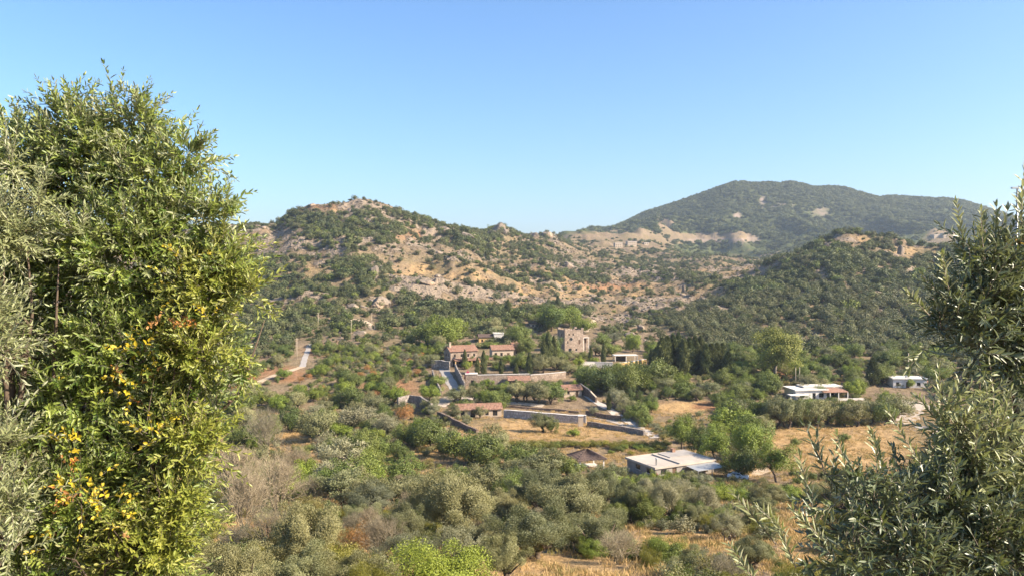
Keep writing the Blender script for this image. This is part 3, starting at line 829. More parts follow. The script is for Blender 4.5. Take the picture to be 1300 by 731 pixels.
def walls(root, W, D, H, mat, ops_front=(), ops_left=(), ops_right=(), z0=-2.5, th=0.32, x0=0.0, y0=0.0, frame=None, name='wall', top=None):
    """four walls as one part, with real openings; windows and doors become parts set into them.
    openings are (a, b, z0, z1, kind) along the wall, from its left end seen from outside (front) or from the front (sides)"""
    mb = MB()
    H2 = H
    def face(length, ops, place):
        xs = sorted({0.0, length, *[o[0] for o in ops], *[o[1] for o in ops]})
        zs = sorted({z0, H2, *[o[2] for o in ops], *[o[3] for o in ops]})
        for a, b in zip(xs, xs[1:]):
            run = None
            for c, d in zip(zs, zs[1:]):
                if any(o[0] <= a + 1e-6 and b <= o[1] + 1e-6 and o[2] <= c + 1e-6 and d <= o[3] + 1e-6 for o in ops):
                    if run:
                        place(a, b, *run)
                    run = None
                else:
                    run = (run[0], d) if run else (c, d)
            if run:
                place(a, b, *run)
    face(W, list(ops_front), lambda a, b, c, d: mb.box(x0 + a, x0 + b, y0, y0 + th, c, d))
    face(W, [], lambda a, b, c, d: mb.box(x0 + a, x0 + b, y0 + D - th, y0 + D, c, d))
    face(D - 2 * th, [(o[0] - th, o[1] - th, *o[2:]) for o in ops_left], lambda a, b, c, d: mb.box(x0, x0 + th, y0 + th + a, y0 + th + b, c, d))
    face(D - 2 * th, [(o[0] - th, o[1] - th, *o[2:]) for o in ops_right], lambda a, b, c, d: mb.box(x0 + W - th, x0 + W, y0 + th + a, y0 + th + b, c, d))
    mb.box(x0 + th, x0 + W - th, y0 + th, y0 + D - th, H - 0.25, H - 0.03)
    mb.box(x0 + th, x0 + W - th, y0 + th, y0 + D - th, -0.1, 0.02)
    w = mb.build(name, mat, root)
    fm = frame or M['wood']
    for side, ops in (('f', ops_front), ('l', ops_left), ('r', ops_right)):
        for o in ops:
            a, b, c, d, kind = o
            if kind == 'open':
                continue
            fr, gl = MB(), MB()
            e = 0.09
            parts = [(a, b, d - e, d), (a, a + e, c, d - e), (b - e, b, c, d - e)]
            if kind == 'window':
                parts += [(a + e, b - e, c, c + e), ((a + b) / 2 - 0.03, (a + b) / 2 + 0.03, c + e, d - e)]
            def put(m, p, y1, y2):
                if side == 'f':
                    m.box(x0 + p[0], x0 + p[1], y0 + y1, y0 + y2, p[2], p[3])
                elif side == 'l':
                    m.box(x0 + y1, x0 + y2, y0 + p[0], y0 + p[1], p[2], p[3])
                else:
                    m.box(x0 + W - y2, x0 + W - y1, y0 + p[0], y0 + p[1], p[2], p[3])
            for p in parts:
                put(fr, p, 0.10, 0.17)
            put(gl, (a + e, b - e, c + (e if kind == 'window' else 0), d - e), 0.12, 0.15)
            if kind == 'window':
                k = fr.build('window', fm, root)
                gl.build('pane', M['glass'], k)
                sl = MB()
                put(sl, (a - 0.1, b + 0.1, c - 0.1, c - 0.004), -0.08, 0.10)
                sl.build('sill', M['cap'], k)
            else:
                k = gl.build('door', M['wood'] if kind == 'door' else M['glass'], root)
                fr.build('door_frame', fm, k)
                kn = MB()
                put(kn, (b - e - 0.22, b - e - 0.14, c + 1.0, c + 1.12), 0.06, 0.12)
                kn.build('handle', M['metal'], k)
    return w

def tile_plane(mb, p00, p10, p01, p11, pitch=0.42, courses=6, amp=0.05, th=0.10):
    """barrel tiled slope: p00-p10 along the eave, p01-p11 along the ridge"""
    p00, p10, p01, p11 = map(Vector, (p00, p10, p01, p11))
    nx = max(2, int((p10 - p00).length / pitch)) * 2
    nrm = (p10 - p00).cross(p01 - p00).normalized()
    if nrm.z < 0:
        nrm = -nrm
    base = len(mb.v)
    rowsn = []
    for c in range(courses):
        for t, dz in ((c / courses, 0.045), ((c + 1) / courses, 0.0)):
            row = []
            for i in range(nx + 1):
                s = i / nx
                p = p00.lerp(p10, s).lerp(p01.lerp(p11, s), t)
                p = p + nrm * (dz + (amp if i % 2 else -amp) + th)
                row.append(len(mb.v))
                mb.v.append(tuple(p))
            rowsn.append(row)
    for a, b in zip(rowsn, rowsn[1:]):
        for i in range(nx):
            mb.f.append((a[i], a[i + 1], b[i + 1], b[i]))
    # underside and eave board
    q = [p00, p10, p11, p01]
    mb.hexa([v for v in q], [v + nrm * (th - amp - 0.01) for v in q])

def gable_roof(root, W, D, H, rise, mat, x0=0.0, y0=0.0, over=0.45, ridge='x', gable_mat=None, front_share=0.5):
    mb = MB()
    if ridge == 'x':
        yr = y0 + D * front_share
        sl1, sl2 = rise / (D * front_share), rise / (D * (1 - front_share))
        a, b = x0 - over, x0 + W + over
        tile_plane(mb, (a, y0 - over, H - over * sl1), (b, y0 - over, H - over * sl1), (a, yr, H + rise), (b, yr, H + rise))
        tile_plane(mb, (b, y0 + D + over, H - over * sl2), (a, y0 + D + over, H - over * sl2), (b, yr, H + rise), (a, yr, H + rise))
        mb.tube([(a, yr, H + rise + 0.12), (b, yr, H + rise + 0.12)], [0.14, 0.14], 6)
    else:
        xr = x0 + W / 2
        sl = rise / (W / 2)
        a, b = y0 - over, y0 + D + over
        tile_plane(mb, (x0 - over, b, H - over * sl), (x0 - over, a, H - over * sl), (xr, b, H + rise), (xr, a, H + rise))
        tile_plane(mb, (x0 + W + over, a, H - over * sl), (x0 + W + over, b, H - over * sl), (xr, a, H + rise), (xr, b, H + rise))
        mb.tube([(xr, a, H + rise + 0.12), (xr, b, H + rise + 0.12)], [0.14, 0.14], 6)
    r = mb.build('roof', mat, root)
    if gable_mat:
        if ridge == 'x':
            for xx in (x0 + 0.004, x0 + W - 0.304):
                yr = y0 + D * front_share
                g = MB()
                g.add([(xx, y0 + 0.004, H), (xx + 0.3, y0 + 0.004, H), (xx, y0 + D - 0.004, H), (xx + 0.3, y0 + D - 0.004, H), (xx, yr, H + rise - 0.04), (xx + 0.3, yr, H + rise - 0.04)],
                      [(0, 4, 2), (1, 3, 5), (0, 1, 5, 4), (2, 4, 5, 3), (0, 2, 3, 1)])
                g.build('gable', gable_mat, root)
        else:
            for yy in (y0 + 0.004, y0 + D - 0.304):
                xr = x0 + W / 2
                g = MB()
                g.add([(x0 + 0.004, yy, H), (x0 + 0.004, yy + 0.3, H), (x0 + W - 0.004, yy, H), (x0 + W - 0.004, yy + 0.3, H), (xr, yy, H + rise - 0.04), (xr, yy + 0.3, H + rise - 0.04)],
                      [(0, 2, 4), (1, 5, 3), (0, 4, 5, 1), (2, 3, 5, 4), (0, 1, 3, 2)])
                g.build('gable', gable_mat, root)
    return r

def flat_roof(root, x0, x1, y0, y1, z, mat, par=0.18, name='roof', par_mat=None):
    r = MB().box(x0, x1, y0, y1, z, z + 0.25).build(name, mat, root)
    if par:
        p = MB()
        for b in ((x0, x1, y0, y0 + 0.2), (x0, x1, y1 - 0.2, y1), (x0, x0 + 0.2, y0 + 0.2, y1 - 0.2), (x1 - 0.2, x1, y0 + 0.2, y1 - 0.2)):
            p.box(*b, z + 0.252, z + 0.25 + par)
        p.build('parapet', par_mat or mat, r)
    return r

def chimney(parent, x, y, z0, z1, mat, w=0.35):
    c = MB().box(x - w, x + w, y - w, y + w, z0, z1)
    for sx in (-1, 1):
        for sy in (-1, 1):
            c.box(x + sx * (w - 0.1) - 0.09, x + sx * (w - 0.1) + 0.09, y + sy * (w - 0.1) - 0.09, y + sy * (w - 0.1) + 0.09, z1, z1 + 0.3)
    c.box(x - w - 0.08, x + w + 0.08, y - w - 0.08, y + w + 0.08, z1 + 0.3, z1 + 0.42)
    return c.build('chimney', mat, parent)

# ---- low stone house on the terrace above the golden field
h = frame_at(580, 530, 0.16, 'stone_cottage')
walls(h, 14.2, 5.6, 2.5, M['stucco'], [(1.2, 2.5, 0, 2.1, 'void'), (4.4, 5.8, 0, 2.1, 'void'), (9.0, 10.1, 0.5, 2.0, 'window'), (11.4, 12.9, 0.3, 2.05, 'window')], [(1.6, 2.5, 0.8, 1.9, 'window')])
gable_roof(h, 14.2, 5.6, 2.5, 1.25, M['tile'], gable_mat=M['stucco'])
MB().box(2.9, 4.0, -0.7, -0.25, 0.42, 0.5).box(2.95, 3.05, -0.65, -0.3, -0.4, 0.42).box(3.85, 3.95, -0.65, -0.3, -0.4, 0.42).build('bench', M['wood_warm'], h)
tag(h, 'low cream cottage with a long terracotta roof above the golden field', 'house')

# ---- small tiled house under the trees by the lane
h = frame_at(716, 504, 0.25, 'tiled_cottage')
walls(h, 6.6, 4.6, 2.6, M['stucco'], [(1.2, 2.1, 0.9, 2.0, 'window'), (4.3, 5.3, 0, 2.1, 'door')], [(1.3, 2.2, 0.9, 2.0, 'window')])
gable_roof(h, 6.6, 4.6, 2.6, 1.3, M['tile'], gable_mat=M['stucco'])
tag(h, 'small cream cottage with terracotta roof where the concrete lane begins', 'house')

# ---- gabled two-storey house at the top of the shaded lane
h = frame_at(572, 466, 0.42, 'gabled_house')
walls(h, 12.0, 8.0, 6.4, M['stone_beige'], [(1.0, 2.4, 0, 2.3, 'void'), (3.6, 4.6, 0.9, 2.2, 'window'), (5.8, 7.0, 0, 2.2, 'door'), (8.2, 9.4, 0.9, 2.2, 'window'), (1.4, 2.3, 3.9, 5.2, 'window'), (4.4, 5.3, 3.9, 5.2, 'window'), (7.4, 8.3, 3.9, 5.2, 'window'), (10.0, 10.9, 3.9, 5.2, 'window')],
      [(2.0, 2.9, 3.9, 5.2, 'window'), (5.0, 5.9, 3.9, 5.2, 'window')])
r = gable_roof(h, 12.0, 8.0, 6.4, 1.9, M['tile'], gable_mat=M['stone_grey'])
chimney(r, 0.8, 3.0, 6.8, 9.6, M['stucco'])
ve = MB()
tile_plane(ve, (1.0, -3.0, 2.6), (12.4, -3.0, 2.6), (1.0, -0.02, 3.4), (12.4, -0.02, 3.4), courses=4)
vr = ve.build('veranda_roof', M['tile'], h)
for x in (1.2, 4.8, 8.4, 12.0):
    MB().box(x - 0.18, x + 0.18, -2.85, -2.5, -2.0, 2.5).build('pillar', M['ochre'], h)
tag(h, 'two-storey stone house with tiled gable roof and chimney above the shaded lane', 'house')

# ---- house in the middle of the hamlet with a lit tile roof and a porch roof below
h = frame_at(625, 457, 0.22, 'hamlet_house', 6)
walls(h, 9.6, 6.5, 4.0, M['stucco'], [(1.0, 2.1, 1.0, 2.6, 'window'), (3.6, 4.7, 1.0, 2.6, 'window'), (6.6, 7.8, 0, 2.4, 'door')])
gable_roof(h, 9.6, 6.5, 4.0, 1.6, M['tile'], gable_mat=M['stucco'])
pr = MB()
tile_plane(pr, (-2.5, -6.0, -0.3), (8.5, -6.0, -0.3), (-2.5, -2.4, 0.9), (8.5, -2.4, 0.9), courses=4)
pr.build('porch_roof', M['tile'], h)
for x in (-2.2, 1.4, 5.0, 8.2):
    MB().box(x - 0.16, x + 0.16, -5.8, -5.48, -3.4, -0.4).build('pillar', M['white'], h)
MB().box(-2.4, 8.4, -2.7, -2.4, -3.2, 0.9).build('porch_wall', M['stucco'], h)
tag(h, 'cream hamlet house with terracotta roof and a tiled porch below it', 'house')

h = frame_at(652, 455, 0.30, 'grey_stone_annex', 8)
walls(h, 6.5, 6.0, 4.6, M['stone_grey'], [(1.0, 1.9, 1.2, 2.6, 'window'), (4.0, 5.0, 0, 2.2, 'door')])
gable_roof(h, 6.5, 6.0, 4.6, 1.3, M['tile'], gable_mat=M['stone_grey'])
tag(h, 'narrow grey stone annex beside the cream hamlet house', 'house')

h = frame_at(608, 437, 0.15, 'red_walled_house', 4)
walls(h, 7.5, 5.5, 3.4, M['ochre'], [(1.2, 2.2, 0.9, 2.2, 'window'), (4.4, 5.4, 0, 2.2, 'door')])
gable_roof(h, 7.5, 5.5, 3.4, 1.2, M['tile_dark'], gable_mat=M['ochre'])
tag(h, 'ochre house half hidden in shrubs behind the gabled house', 'house')

h = frame_at(627, 436, 0.10, 'white_block_house', 6)
walls(h, 5.0, 5.0, 4.4, M['white'], [(1.6, 2.5, 1.2, 2.5, 'window')])
flat_roof(h, -0.2, 5.2, -0.2, 5.2, 4.4, M['white'], 0.3)
tag(h, 'small white flat-roofed block among trees behind the hamlet', 'house')

h = frame_at(673, 417, 0.10, 'tree_shaded_house', 4)
walls(h, 9.0, 6.0, 3.0, M['stucco'], [(1.2, 2.4, 0.9, 2.1, 'window'), (5.6, 6.8, 0.0, 2.1, 'door')])
gable_roof(h, 9.0, 6.0, 3.0, 1.3, M['tile_dark'], gable_mat=M['stucco'])
tag(h, 'dark-roofed house deep in the trees above the hamlet', 'house')

# ---- three-storey stone tower house
h = frame_at(717, 448, 0.36, 'tower_house')
OPS = [(2.0, 2.6, 8.2, 9.3, 'window'), (4.1, 4.7, 8.2, 9.3, 'window'), (1.3, 1.9, 4.4, 5.8, 'window'), (7.2, 8.2, 4.0, 6.2, 'door'), (2.0, 3.6, -0.2, 2.2, 'void'), (5.6, 6.6, 0.8, 2.0, 'window')]
walls(h, 9.8, 8.6, 10.2, M['stone_beige'], OPS, [(3.6, 4.4, 7.6, 9.0, 'window')], z0=-3.5)
flat_roof(h, -0.02, 9.82, -0.02, 8.62, 10.2, M['stone_beige'], 0.5)
for x, y in ((0.5, 0.5), (9.3, 0.5), (0.5, 8.1), (9.3, 8.1), (4.9, 0.4)):
    w = 0.62 if y == 0.5 or y > 2 else 0.4
    MB().box(x - w, x + w, y - w + 0.1, y + w - 0.1, 10.96, 11.8 if w > 0.5 else 11.5).build('merlon', M['stone_beige'], h)
rw = MB()
n = 20
ring = [(3.35 + 0.95 * math.cos(2 * math.pi * i / n), 6.6 + 0.95 * math.sin(2 * math.pi * i / n)) for i in range(n)]
inn = [(3.35 + 0.72 * math.cos(2 * math.pi * i / n), 6.6 + 0.72 * math.sin(2 * math.pi * i / n)) for i in range(n)]
for i in range(n):
    j = (i + 1) % n
    rw.hexa([(ring[i][0], -0.10, ring[i][1]), (ring[j][0], -0.10, ring[j][1]), (inn[j][0], -0.10, inn[j][1]), (inn[i][0], -0.10, inn[i][1])],
            [(ring[i][0], 0.02, ring[i][1]), (ring[j][0], 0.02, ring[j][1]), (inn[j][0], 0.02, inn[j][1]), (inn[i][0], 0.02, inn[i][1])])
k = rw.build('round_window', M['stone_grey'], h)
MB().add([(x, -0.04, z) for x, z in inn], [tuple(range(n))]).build('pane', M['glass'], k)
MB().box(9.802, 13.4, 1.6, 7.6, -3.0, 8.0).build('stair_wing', M['stone_beige'], h)
MB().box(9.802, 13.2, 0.4, 1.55, 6.9, 7.1).box(10.0, 10.25, 0.45, 0.7, -3, 6.9).box(12.8, 13.05, 0.45, 0.7, -3, 6.9).build('balcony', M['cap'], h)
MB().box(11.2, 12.2, 1.56, 1.59, 4.6, 6.6).build('door', M['wood'], h)
tag(h, 'three-storey pinkish stone tower house with corner merlons and a round window', 'house')

# ---- white-roofed pavilion, tan wall and pale terrace right of the tower house
h = frame_at(783, 461, 0.12, 'pavilion', 5)
flat_roof(h, -1.0, 9.6, -0.2, 4.4, 2.6, M['cap'], 0)
for x in (-0.6, 4.2, 9.2):
    for y in (0.1, 4.0):
        MB().box(x - 0.14, x + 0.14, y - 0.14, y + 0.14, -2.0, 2.6).build('post', M['white'], h)
MB().box(0.2, 5.2, 3.4, 3.7, -2.0, 2.5).build('back_wall', M['stone_dark'], h)
tag(h, 'open pavilion with a thin white flat roof below the tower house', 'pavilion')

# ---- long terrace wall below the hamlet, with an outbuilding at each end
def wall_line(name, pts, hgt, th, mat, label, cap=None, rise=None, capw=0.12, flat=False):
    """free-standing masonry wall along photograph points; its foot follows the ground"""
    P = [hit(*p) for p in pts]
    root = empty(name, P[0])
    q = [P[0]]
    for a, b in zip(P, P[1:]):
        n = max(1, int((b - a).length / 2.5))
        q += [a.lerp(b, i / n) for i in range(1, n + 1)]
    hs = hgt if isinstance(hgt, (list, tuple)) else (hgt, hgt)
    body, cp = MB(), MB()
    sec = []
    for i, p in enumerate(q):
        d = q[min(i + 1, len(q) - 1)] - q[max(i - 1, 0)]
        s = Vector((-d.y, d.x, 0)).normalized() * th * 0.5
        g = float(ground_z(p.x, p.y)[0])
        t = i / max(1, len(q) - 1)
        top = (P[0].z + (P[-1].z - P[0].z) * t if flat else g) + hs[0] + (hs[1] - hs[0]) * t
        if not flat:
            top += 0.06 * math.sin(i * 2.1)
        sec.append((p - P[0], s, g - 1.2 - P[0].z, top - P[0].z))
    for (p, s, g, t), (p2, s2, g2, t2) in zip(sec, sec[1:]):
        body.hexa([(p.x - s.x, p.y - s.y, g), (p2.x - s2.x, p2.y - s2.y, g2), (p2.x + s2.x, p2.y + s2.y, g2), (p.x + s.x, p.y + s.y, g)],
                  [(p.x - s.x, p.y - s.y, t), (p2.x - s2.x, p2.y - s2.y, t2), (p2.x + s2.x, p2.y + s2.y, t2), (p.x + s.x, p.y + s.y, t)])
        if cap:
            k = 1.25
            cp.hexa([(p.x - s.x * k, p.y - s.y * k, t + 0.004), (p2.x - s2.x * k, p2.y - s2.y * k, t2 + 0.004), (p2.x + s2.x * k, p2.y + s2.y * k, t2 + 0.004), (p.x + s.x * k, p.y + s.y * k, t + 0.004)],
                    [(p.x - s.x * k, p.y - s.y * k, t + capw), (p2.x - s2.x * k, p2.y - s2.y * k, t2 + capw), (p2.x + s2.x * k, p2.y + s2.y * k, t2 + capw), (p.x + s.x * k, p.y + s.y * k, t + capw)])
    body.build('wall', mat, root)
    if cap:
        cp.build('coping', cap, root)
    return tag(root, label, 'wall')

wall_line('terrace_wall', [(592, 489), (640, 488), (672, 487)], 3.6, 0.9, M['stone_beige'], 'tall beige stone terrace wall with pale coping below the hamlet', M['cap'], flat=True)
wall_line('terrace_wall', [(673, 484), (700, 482), (718, 480)], 2.4, 0.8, M['stone_beige'], 'lower beige stone terrace wall continuing toward the tower house', M['cap'], flat=True)
h = frame_at(591, 490, 0.06, 'gate_lodge')
walls(h, 4.4, 3.6, 4.2, M['stone_beige'], [(2.0, 3.2, 0.0, 2.1, 'void')], z0=-2.0)
flat_roof(h, -0.15, 4.55, -0.15, 3.6, 4.2, M['cap'], 0)
tag(h, 'square stone lodge with a dark doorway at the end of the terrace wall', 'outbuilding')
h = frame_at(646, 491, 0.06, 'tiled_shed')
sh = MB()
tile_plane(sh, (-0.5, -1.0, 2.4), (8.0, -1.0, 2.4), (-0.5, 3.0, 3.7), (8.0, 3.0, 3.7), courses=4)
sh.build('roof', M['tile'], h)
for x in (0.0, 3.7, 7.5):
    MB().box(x - 0.13, x + 0.13, -0.8, -0.55, -1.5, 2.3).build('post', M['wood'], h)
MB().box(1.0, 3.4, 0.6, 0.9, -1.2, 1.7).build('stacked_door', M['wood_warm'], h)
tag(h, 'open shed with terracotta lean-to roof against the terrace wall', 'shed')
wall_line('garden_wall', [(735, 466), (755, 466), (778, 467)], 2.2, 0.5, M['cap'], 'pale garden wall below the tower house', M['white'], flat=True)
wall_line('garden_wall', [(786, 468), (806, 466), (820, 463)], 2.4, 0.6, M['ochre'], 'tan garden wall beside the white-roofed pavilion', M['cap'], flat=True)
wall_line('garden_wall', [(548, 468), (560, 468), (571, 470)], 3.4, 0.4, M['stone_grey'], 'grey stone courtyard wall next to the gabled house', M['cap'])
wall_line('lane_wall', [(560, 503), (553, 488), (549, 476)], 2.2, 0.5, M['stone_grey'], 'grey wall on the outer side of the shaded lane')
wall_line('lane_wall', [(590, 497), (584, 484), (578, 472)], 3.2, 0.5, M['stone_grey'], 'tall grey wall between the shaded lane and the terrace')
wall_line('curved_wall', [(505, 518), (520, 514), (534, 517), (548, 527)], (3.4, 3.8), 0.7, M['stone_grey'], 'curved grey dry-stone retaining wall in shade below the forecourt')
wall_line('dry_stone_wall', [(556, 531), (572, 537), (590, 545), (606, 551)], (2.2, 1.4), 0.7, M['stone_dark'], 'dark dry-stone wall descending left of the golden field')
wall_line('long_wall', [(640, 530), (676, 533), (712, 536), (744, 538)], 2.4, 0.7, M['stone_pale'], 'long grey stone wall with stepped white coping behind the golden field', M['white'])
wall_line('upper_wall', [(640, 517), (690, 521), (735, 525)], 0.7, 0.6, M['stone_dark'], 'low brown wall along the olive terrace')
wall_line('low_wall', [(744, 527), (766, 531), (788, 534)], 1.5, 0.6, M['stone_dark'], 'short low brown wall beside the concrete lane')
wall_line('low_wall', [(746, 541), (775, 545), (800, 549), (818, 553)], 1.4, 0.6, M['stone_grey'], 'low grey wall along the pale path by the golden field')
wall_line('lane_wall', [(737, 500), (748, 505), (757, 511)], (3.6, 1.8), 0.5, M['stone_dark'], 'tall brown wall dropping beside the start of the lane', M['stucco'])
wall_line('lane_wall', [(772, 512), (792, 525), (815, 541)], 1.3, 0.5, M['stone_dark'], 'brown wall on the uphill side of the concrete lane')
h = frame_at(737, 541, 0.0, 'gate_pillar')
MB().box(-0.7, 0.7, -0.7, 0.7, -1.0, 3.1).build('shaft', M['stucco'], h)
MB().box(-0.85, 0.85, -0.85, 0.85, 3.104, 3.35).build('cap', M['white'], h)
tag(h, 'stout cream pillar at the end of the long grey wall', 'pillar')

# ---- flat-roofed house in the valley
h = frame_at(832, 609, math.radians(27), 'flat_roofed_house')
HZ = 2.15
walls(h, 15.6, 10.0, HZ, M['house_grey'], [(1.4, 2.9, 0.8, 1.8, 'window'), (4.4, 5.5, 0, 1.9, 'door'), (9.6, 11.4, 0.8, 1.8, 'window'), (12.8, 13.9, 0, 1.9, 'door')],
      [(1.6, 3.0, 0.8, 1.8, 'window'), (5.2, 6.8, 0.8, 1.8, 'window')], z0=-2.5)
r = flat_roof(h, -0.35, 15.95, -0.35, 10.35, HZ, M['roof_slab'], 0.16)
MB().box(6.4, 6.65, 0.2, 9.8, HZ + 0.254, HZ + 0.5).build('roof_kerb', M['concrete'], r)
MB().box(8.2, 15.6, 5.6, 9.9, HZ + 0.254, HZ + 0.42).build('raised_slab', M['concrete'], r)
MB().tube([(1.6, 1.8, HZ + 0.2), (1.6, 1.8, HZ + 1.5)], [0.17, 0.17], 8).tube([(1.6, 1.8, HZ + 1.62), (1.6, 1.8, HZ + 1.8)], [0.3, 0.12], 8).tube([(1.6, 1.8, HZ + 1.45), (1.6, 1.8, HZ + 1.65)], [0.1, 0.1], 8).build('flue_pipe', M['metal'], r)
MB().box(11.6, 12.4, 9.0, 9.8, HZ + 0.43, HZ + 1.2).build('chimney', M['tile'], r)
c = MB().hexa([(7.6, -4.3, 1.75), (15.4, -4.3, 1.75), (15.4, -0.4, 1.98), (7.6, -0.4, 1.98)], [(7.6, -4.3, 1.87), (15.4, -4.3, 1.87), (15.4, -0.4, 2.1), (7.6, -0.4, 2.1)]).build('canopy', M['sheet'], h)
for x in (7.8, 11.5, 15.2):
    MB().box(x - 0.07, x + 0.07, -4.2, -4.06, -2, 1.76).build('post', M['metal'], h)
tag(h, 'flat-roofed valley house with cream roof slab and a metal canopy', 'house')

# ---- gazebo
h = frame_at(745, 593, 0.3, 'gazebo')
g = MB()
a = 3.5
for k in range(4):
    c0, c1 = [(-a, -a), (a, -a), (a, a), (-a, a)][k], [(a, -a), (a, a), (-a, a), (-a, -a)][k]
    tile_plane(g, (*c0, 2.35), (*c1, 2.35), (0, 0, 4.1), (0, 0, 4.1), pitch=0.35)
g.build('roof', M['tile_dark'], h)
for sx in (-1, 1):
    for sy in (-1, 1):
        MB().box(sx * 2.8 - 0.13, sx * 2.8 + 0.13, sy * 2.8 - 0.13, sy * 2.8 + 0.13, -1.5, 2.45).build('post', M['white'], h)
MB().box(-3.1, 3.1, -3.1, 3.1, -1.5, 0.12).build('floor_slab', M['cap'], h)
MB().box(-2.6, 2.6, -2.86, -2.76, 0.75, 0.85).box(-2.6, 2.6, -2.86, -2.76, 0.3, 0.38).build('railing', M['wood'], h)
tag(h, 'garden gazebo with dark pyramid tile roof and white posts', 'gazebo')

# ---- long white house in the orchard
h = frame_at(1010, 508, 0.12, 'white_villa')
walls(h, 11.5, 8.5, 3.3, M['white'], [(1.6, 3.2, 0.8, 2.3, 'window'), (6.2, 7.4, 0.2, 2.4, 'void'), (8.6, 10.4, 0.8, 2.3, 'window')], [(2.0, 3.2, 0.9, 2.2, 'window')])
flat_roof(h, -0.5, 12.0, -0.5, 9.0, 3.3, M['white'], 0.15)
MB().box(5.0, 19.6, 4.0, 9.6, 3.72, 4.1).build('upper_roof', M['white'], h)
MB().box(5.4, 12.0, 4.6, 9.0, 3.56, 3.71).build('clerestory', M['stucco'], h)
walls(h, 7.6, 4.6, 3.0, M['white'], [(1.0, 2.2, 0.1, 2.2, 'void'), (3.4, 5.0, 0.7, 2.1, 'window')], x0=11.504, y0=4.2)
pg = MB().hexa([(9.6, -1.8, 2.7), (18.6, -1.8, 2.7), (18.6, 4.0, 3.45), (9.6, 4.0, 3.45)], [(9.6, -1.8, 2.82), (18.6, -1.8, 2.82), (18.6, 4.0, 3.57), (9.6, 4.0, 3.57)]).build('pergola_roof', M['tile'], h)
for x in (11.9, 15.0, 18.4):
    MB().box(x - 0.14, x + 0.14, -1.7, -1.42, -1.5, 2.7).build('column', M['white'], h)
MB().box(19.0, 19.3, 4.1, 4.4, -1.5, 3.72).build('column', M['white'], h)
MB().box(11.6, 25.0, -2.4, -2.1, -2.5, 0.7).build('terrace_parapet', M['white'], h)
MB().box(11.6, 25.0, -2.09, 4.1, -2.5, 0.1).build('terrace', M['cap'], h)
MB().box(-3.5, 3.4, -3.4, -0.6, 2.1, 2.3).build('carport_roof', M['white'], h)
for x in (-3.3, 3.1):
    MB().box(x - 0.1, x + 0.1, -3.2, -3.0, -2, 2.1).build('carport_post', M['white'], h)
tag(h, 'long white flat-roofed villa with a red pergola behind the orchard row', 'house')

h = frame_at(1134, 492, -0.10, 'white_farmhouse')
walls(h, 12.0, 7.0, 3.2, M['white'], [(1.0, 2.2, 0.8, 2.1, 'window'), (4.6, 5.8, 0, 2.2, 'door'), (8.4, 9.8, 0.8, 2.1, 'window')], [], [(2.0, 3.4, 0.8, 2.2, 'window')])
r = flat_roof(h, -0.4, 12.4, -0.4, 7.4, 3.2, M['white'], 0.2)
MB().box(12.1, 14.2, 1.0, 5.0, 2.0, 2.2).build('awning', M['tile'], h)
MB().tube([(6.0, 3.5, 3.4), (6.0, 3.5, 4.2)], [0.45, 0.45], 10).build('water_tank', M['metal'], r)
tag(h, 'white flat-roofed farmhouse beyond the cypress and gravel yard', 'house')

h = frame_at(1132, 531, 0.15, 'yard_shed')
walls(h, 2.6, 2.2, 2.2, M['stone_dark'], [(0.7, 1.9, 0, 1.9, 'door')])
flat_roof(h, -0.2, 2.8, -0.2, 2.4, 2.2, M['tile_dark'], 0)
tag(h, 'little brown stone shed at the edge of the gravel yard', 'shed')

# ---- far white buildings on the terraces below the mountain
for px, py, W_, D_, H_, lab in ((781, 315, 14, 10, 8, 'far white block on the terraces under the wooded mountain'), (797, 312, 18, 12, 7, 'wider far white block on the terraces under the wooded mountain'),
                                (818, 311, 9, 8, 3.5, 'tiny pale block on the far terraces right of the white blocks'), (1186, 304, 22, 14, 8, 'pale block at the foot of the long mountain ridge'), (1198, 303, 14, 12, 11, 'taller pale block at the foot of the long mountain ridge')):
    h = frame_at(px, py, 0.2, 'far_building')
    wins = []
    for z in np.arange(1.2, H_ - 1.5, 3.2):
        for x in np.arange(1.5, W_ - 2, 4.0):
            wins.append((x, x + 1.6, z, z + 1.5, 'window'))
    walls(h, W_, D_, H_, M['stucco'], wins, z0=-6)
    flat_roof(h, -0.3, W_ + 0.3, -0.3, D_ + 0.3, H_, M['cap'], 0.5)
    tag(h, lab, 'building')

# ---- utility poles
def pole(px, top, base, label, arm=True, r=0.13, group='utility poles on the slope'):
    p = hit(px, base)
    H = (base - top) / F_PX * p.y
    root = empty('utility_pole', p, random.uniform(0.2, 0.9))
    MB().tube([(0, 0, -1.0), (0, 0, H)], [r, r * 0.7], 8).build('post', M['wood_pole'], root, True)
    if arm:
        a = MB().box(-0.7, 0.7, -0.06, 0.06, H - 0.55, H - 0.43).build('crossarm', M['wood_pole'], root)
        for x in (-0.6, 0.0, 0.6):
            MB().tube([(x, 0, H - 0.425), (x, 0, H - 0.2)], [0.05, 0.07], 6).build('insulator', M['insulator'], root)
    return tag(root, label, 'utility pole', group)
pole(377, 429, 457, 'pale utility pole beside the climbing concrete road')
pole(404, 397, 417, 'pale utility pole among dark scrub above the concrete road')
pole(446, 405, 426, 'pale utility pole on the bare bank below the boulder')
pole(472, 397, 420, 'pale utility pole where the tan track ends')
pole(343, 391, 408, 'utility pole showing beside the yellowing foreground tree')
pole(1010, 466, 487, 'bare pole behind the carport end of the white villa', False)
pole(1015, 466, 487, 'second bare pole behind the carport end of the white villa', False)
pole(1153, 448, 476, 'tall pole in front of the white farmhouse', False, 0.22)
pole(1157, 450, 476, 'slightly shorter twin pole in front of the white farmhouse', False, 0.2)
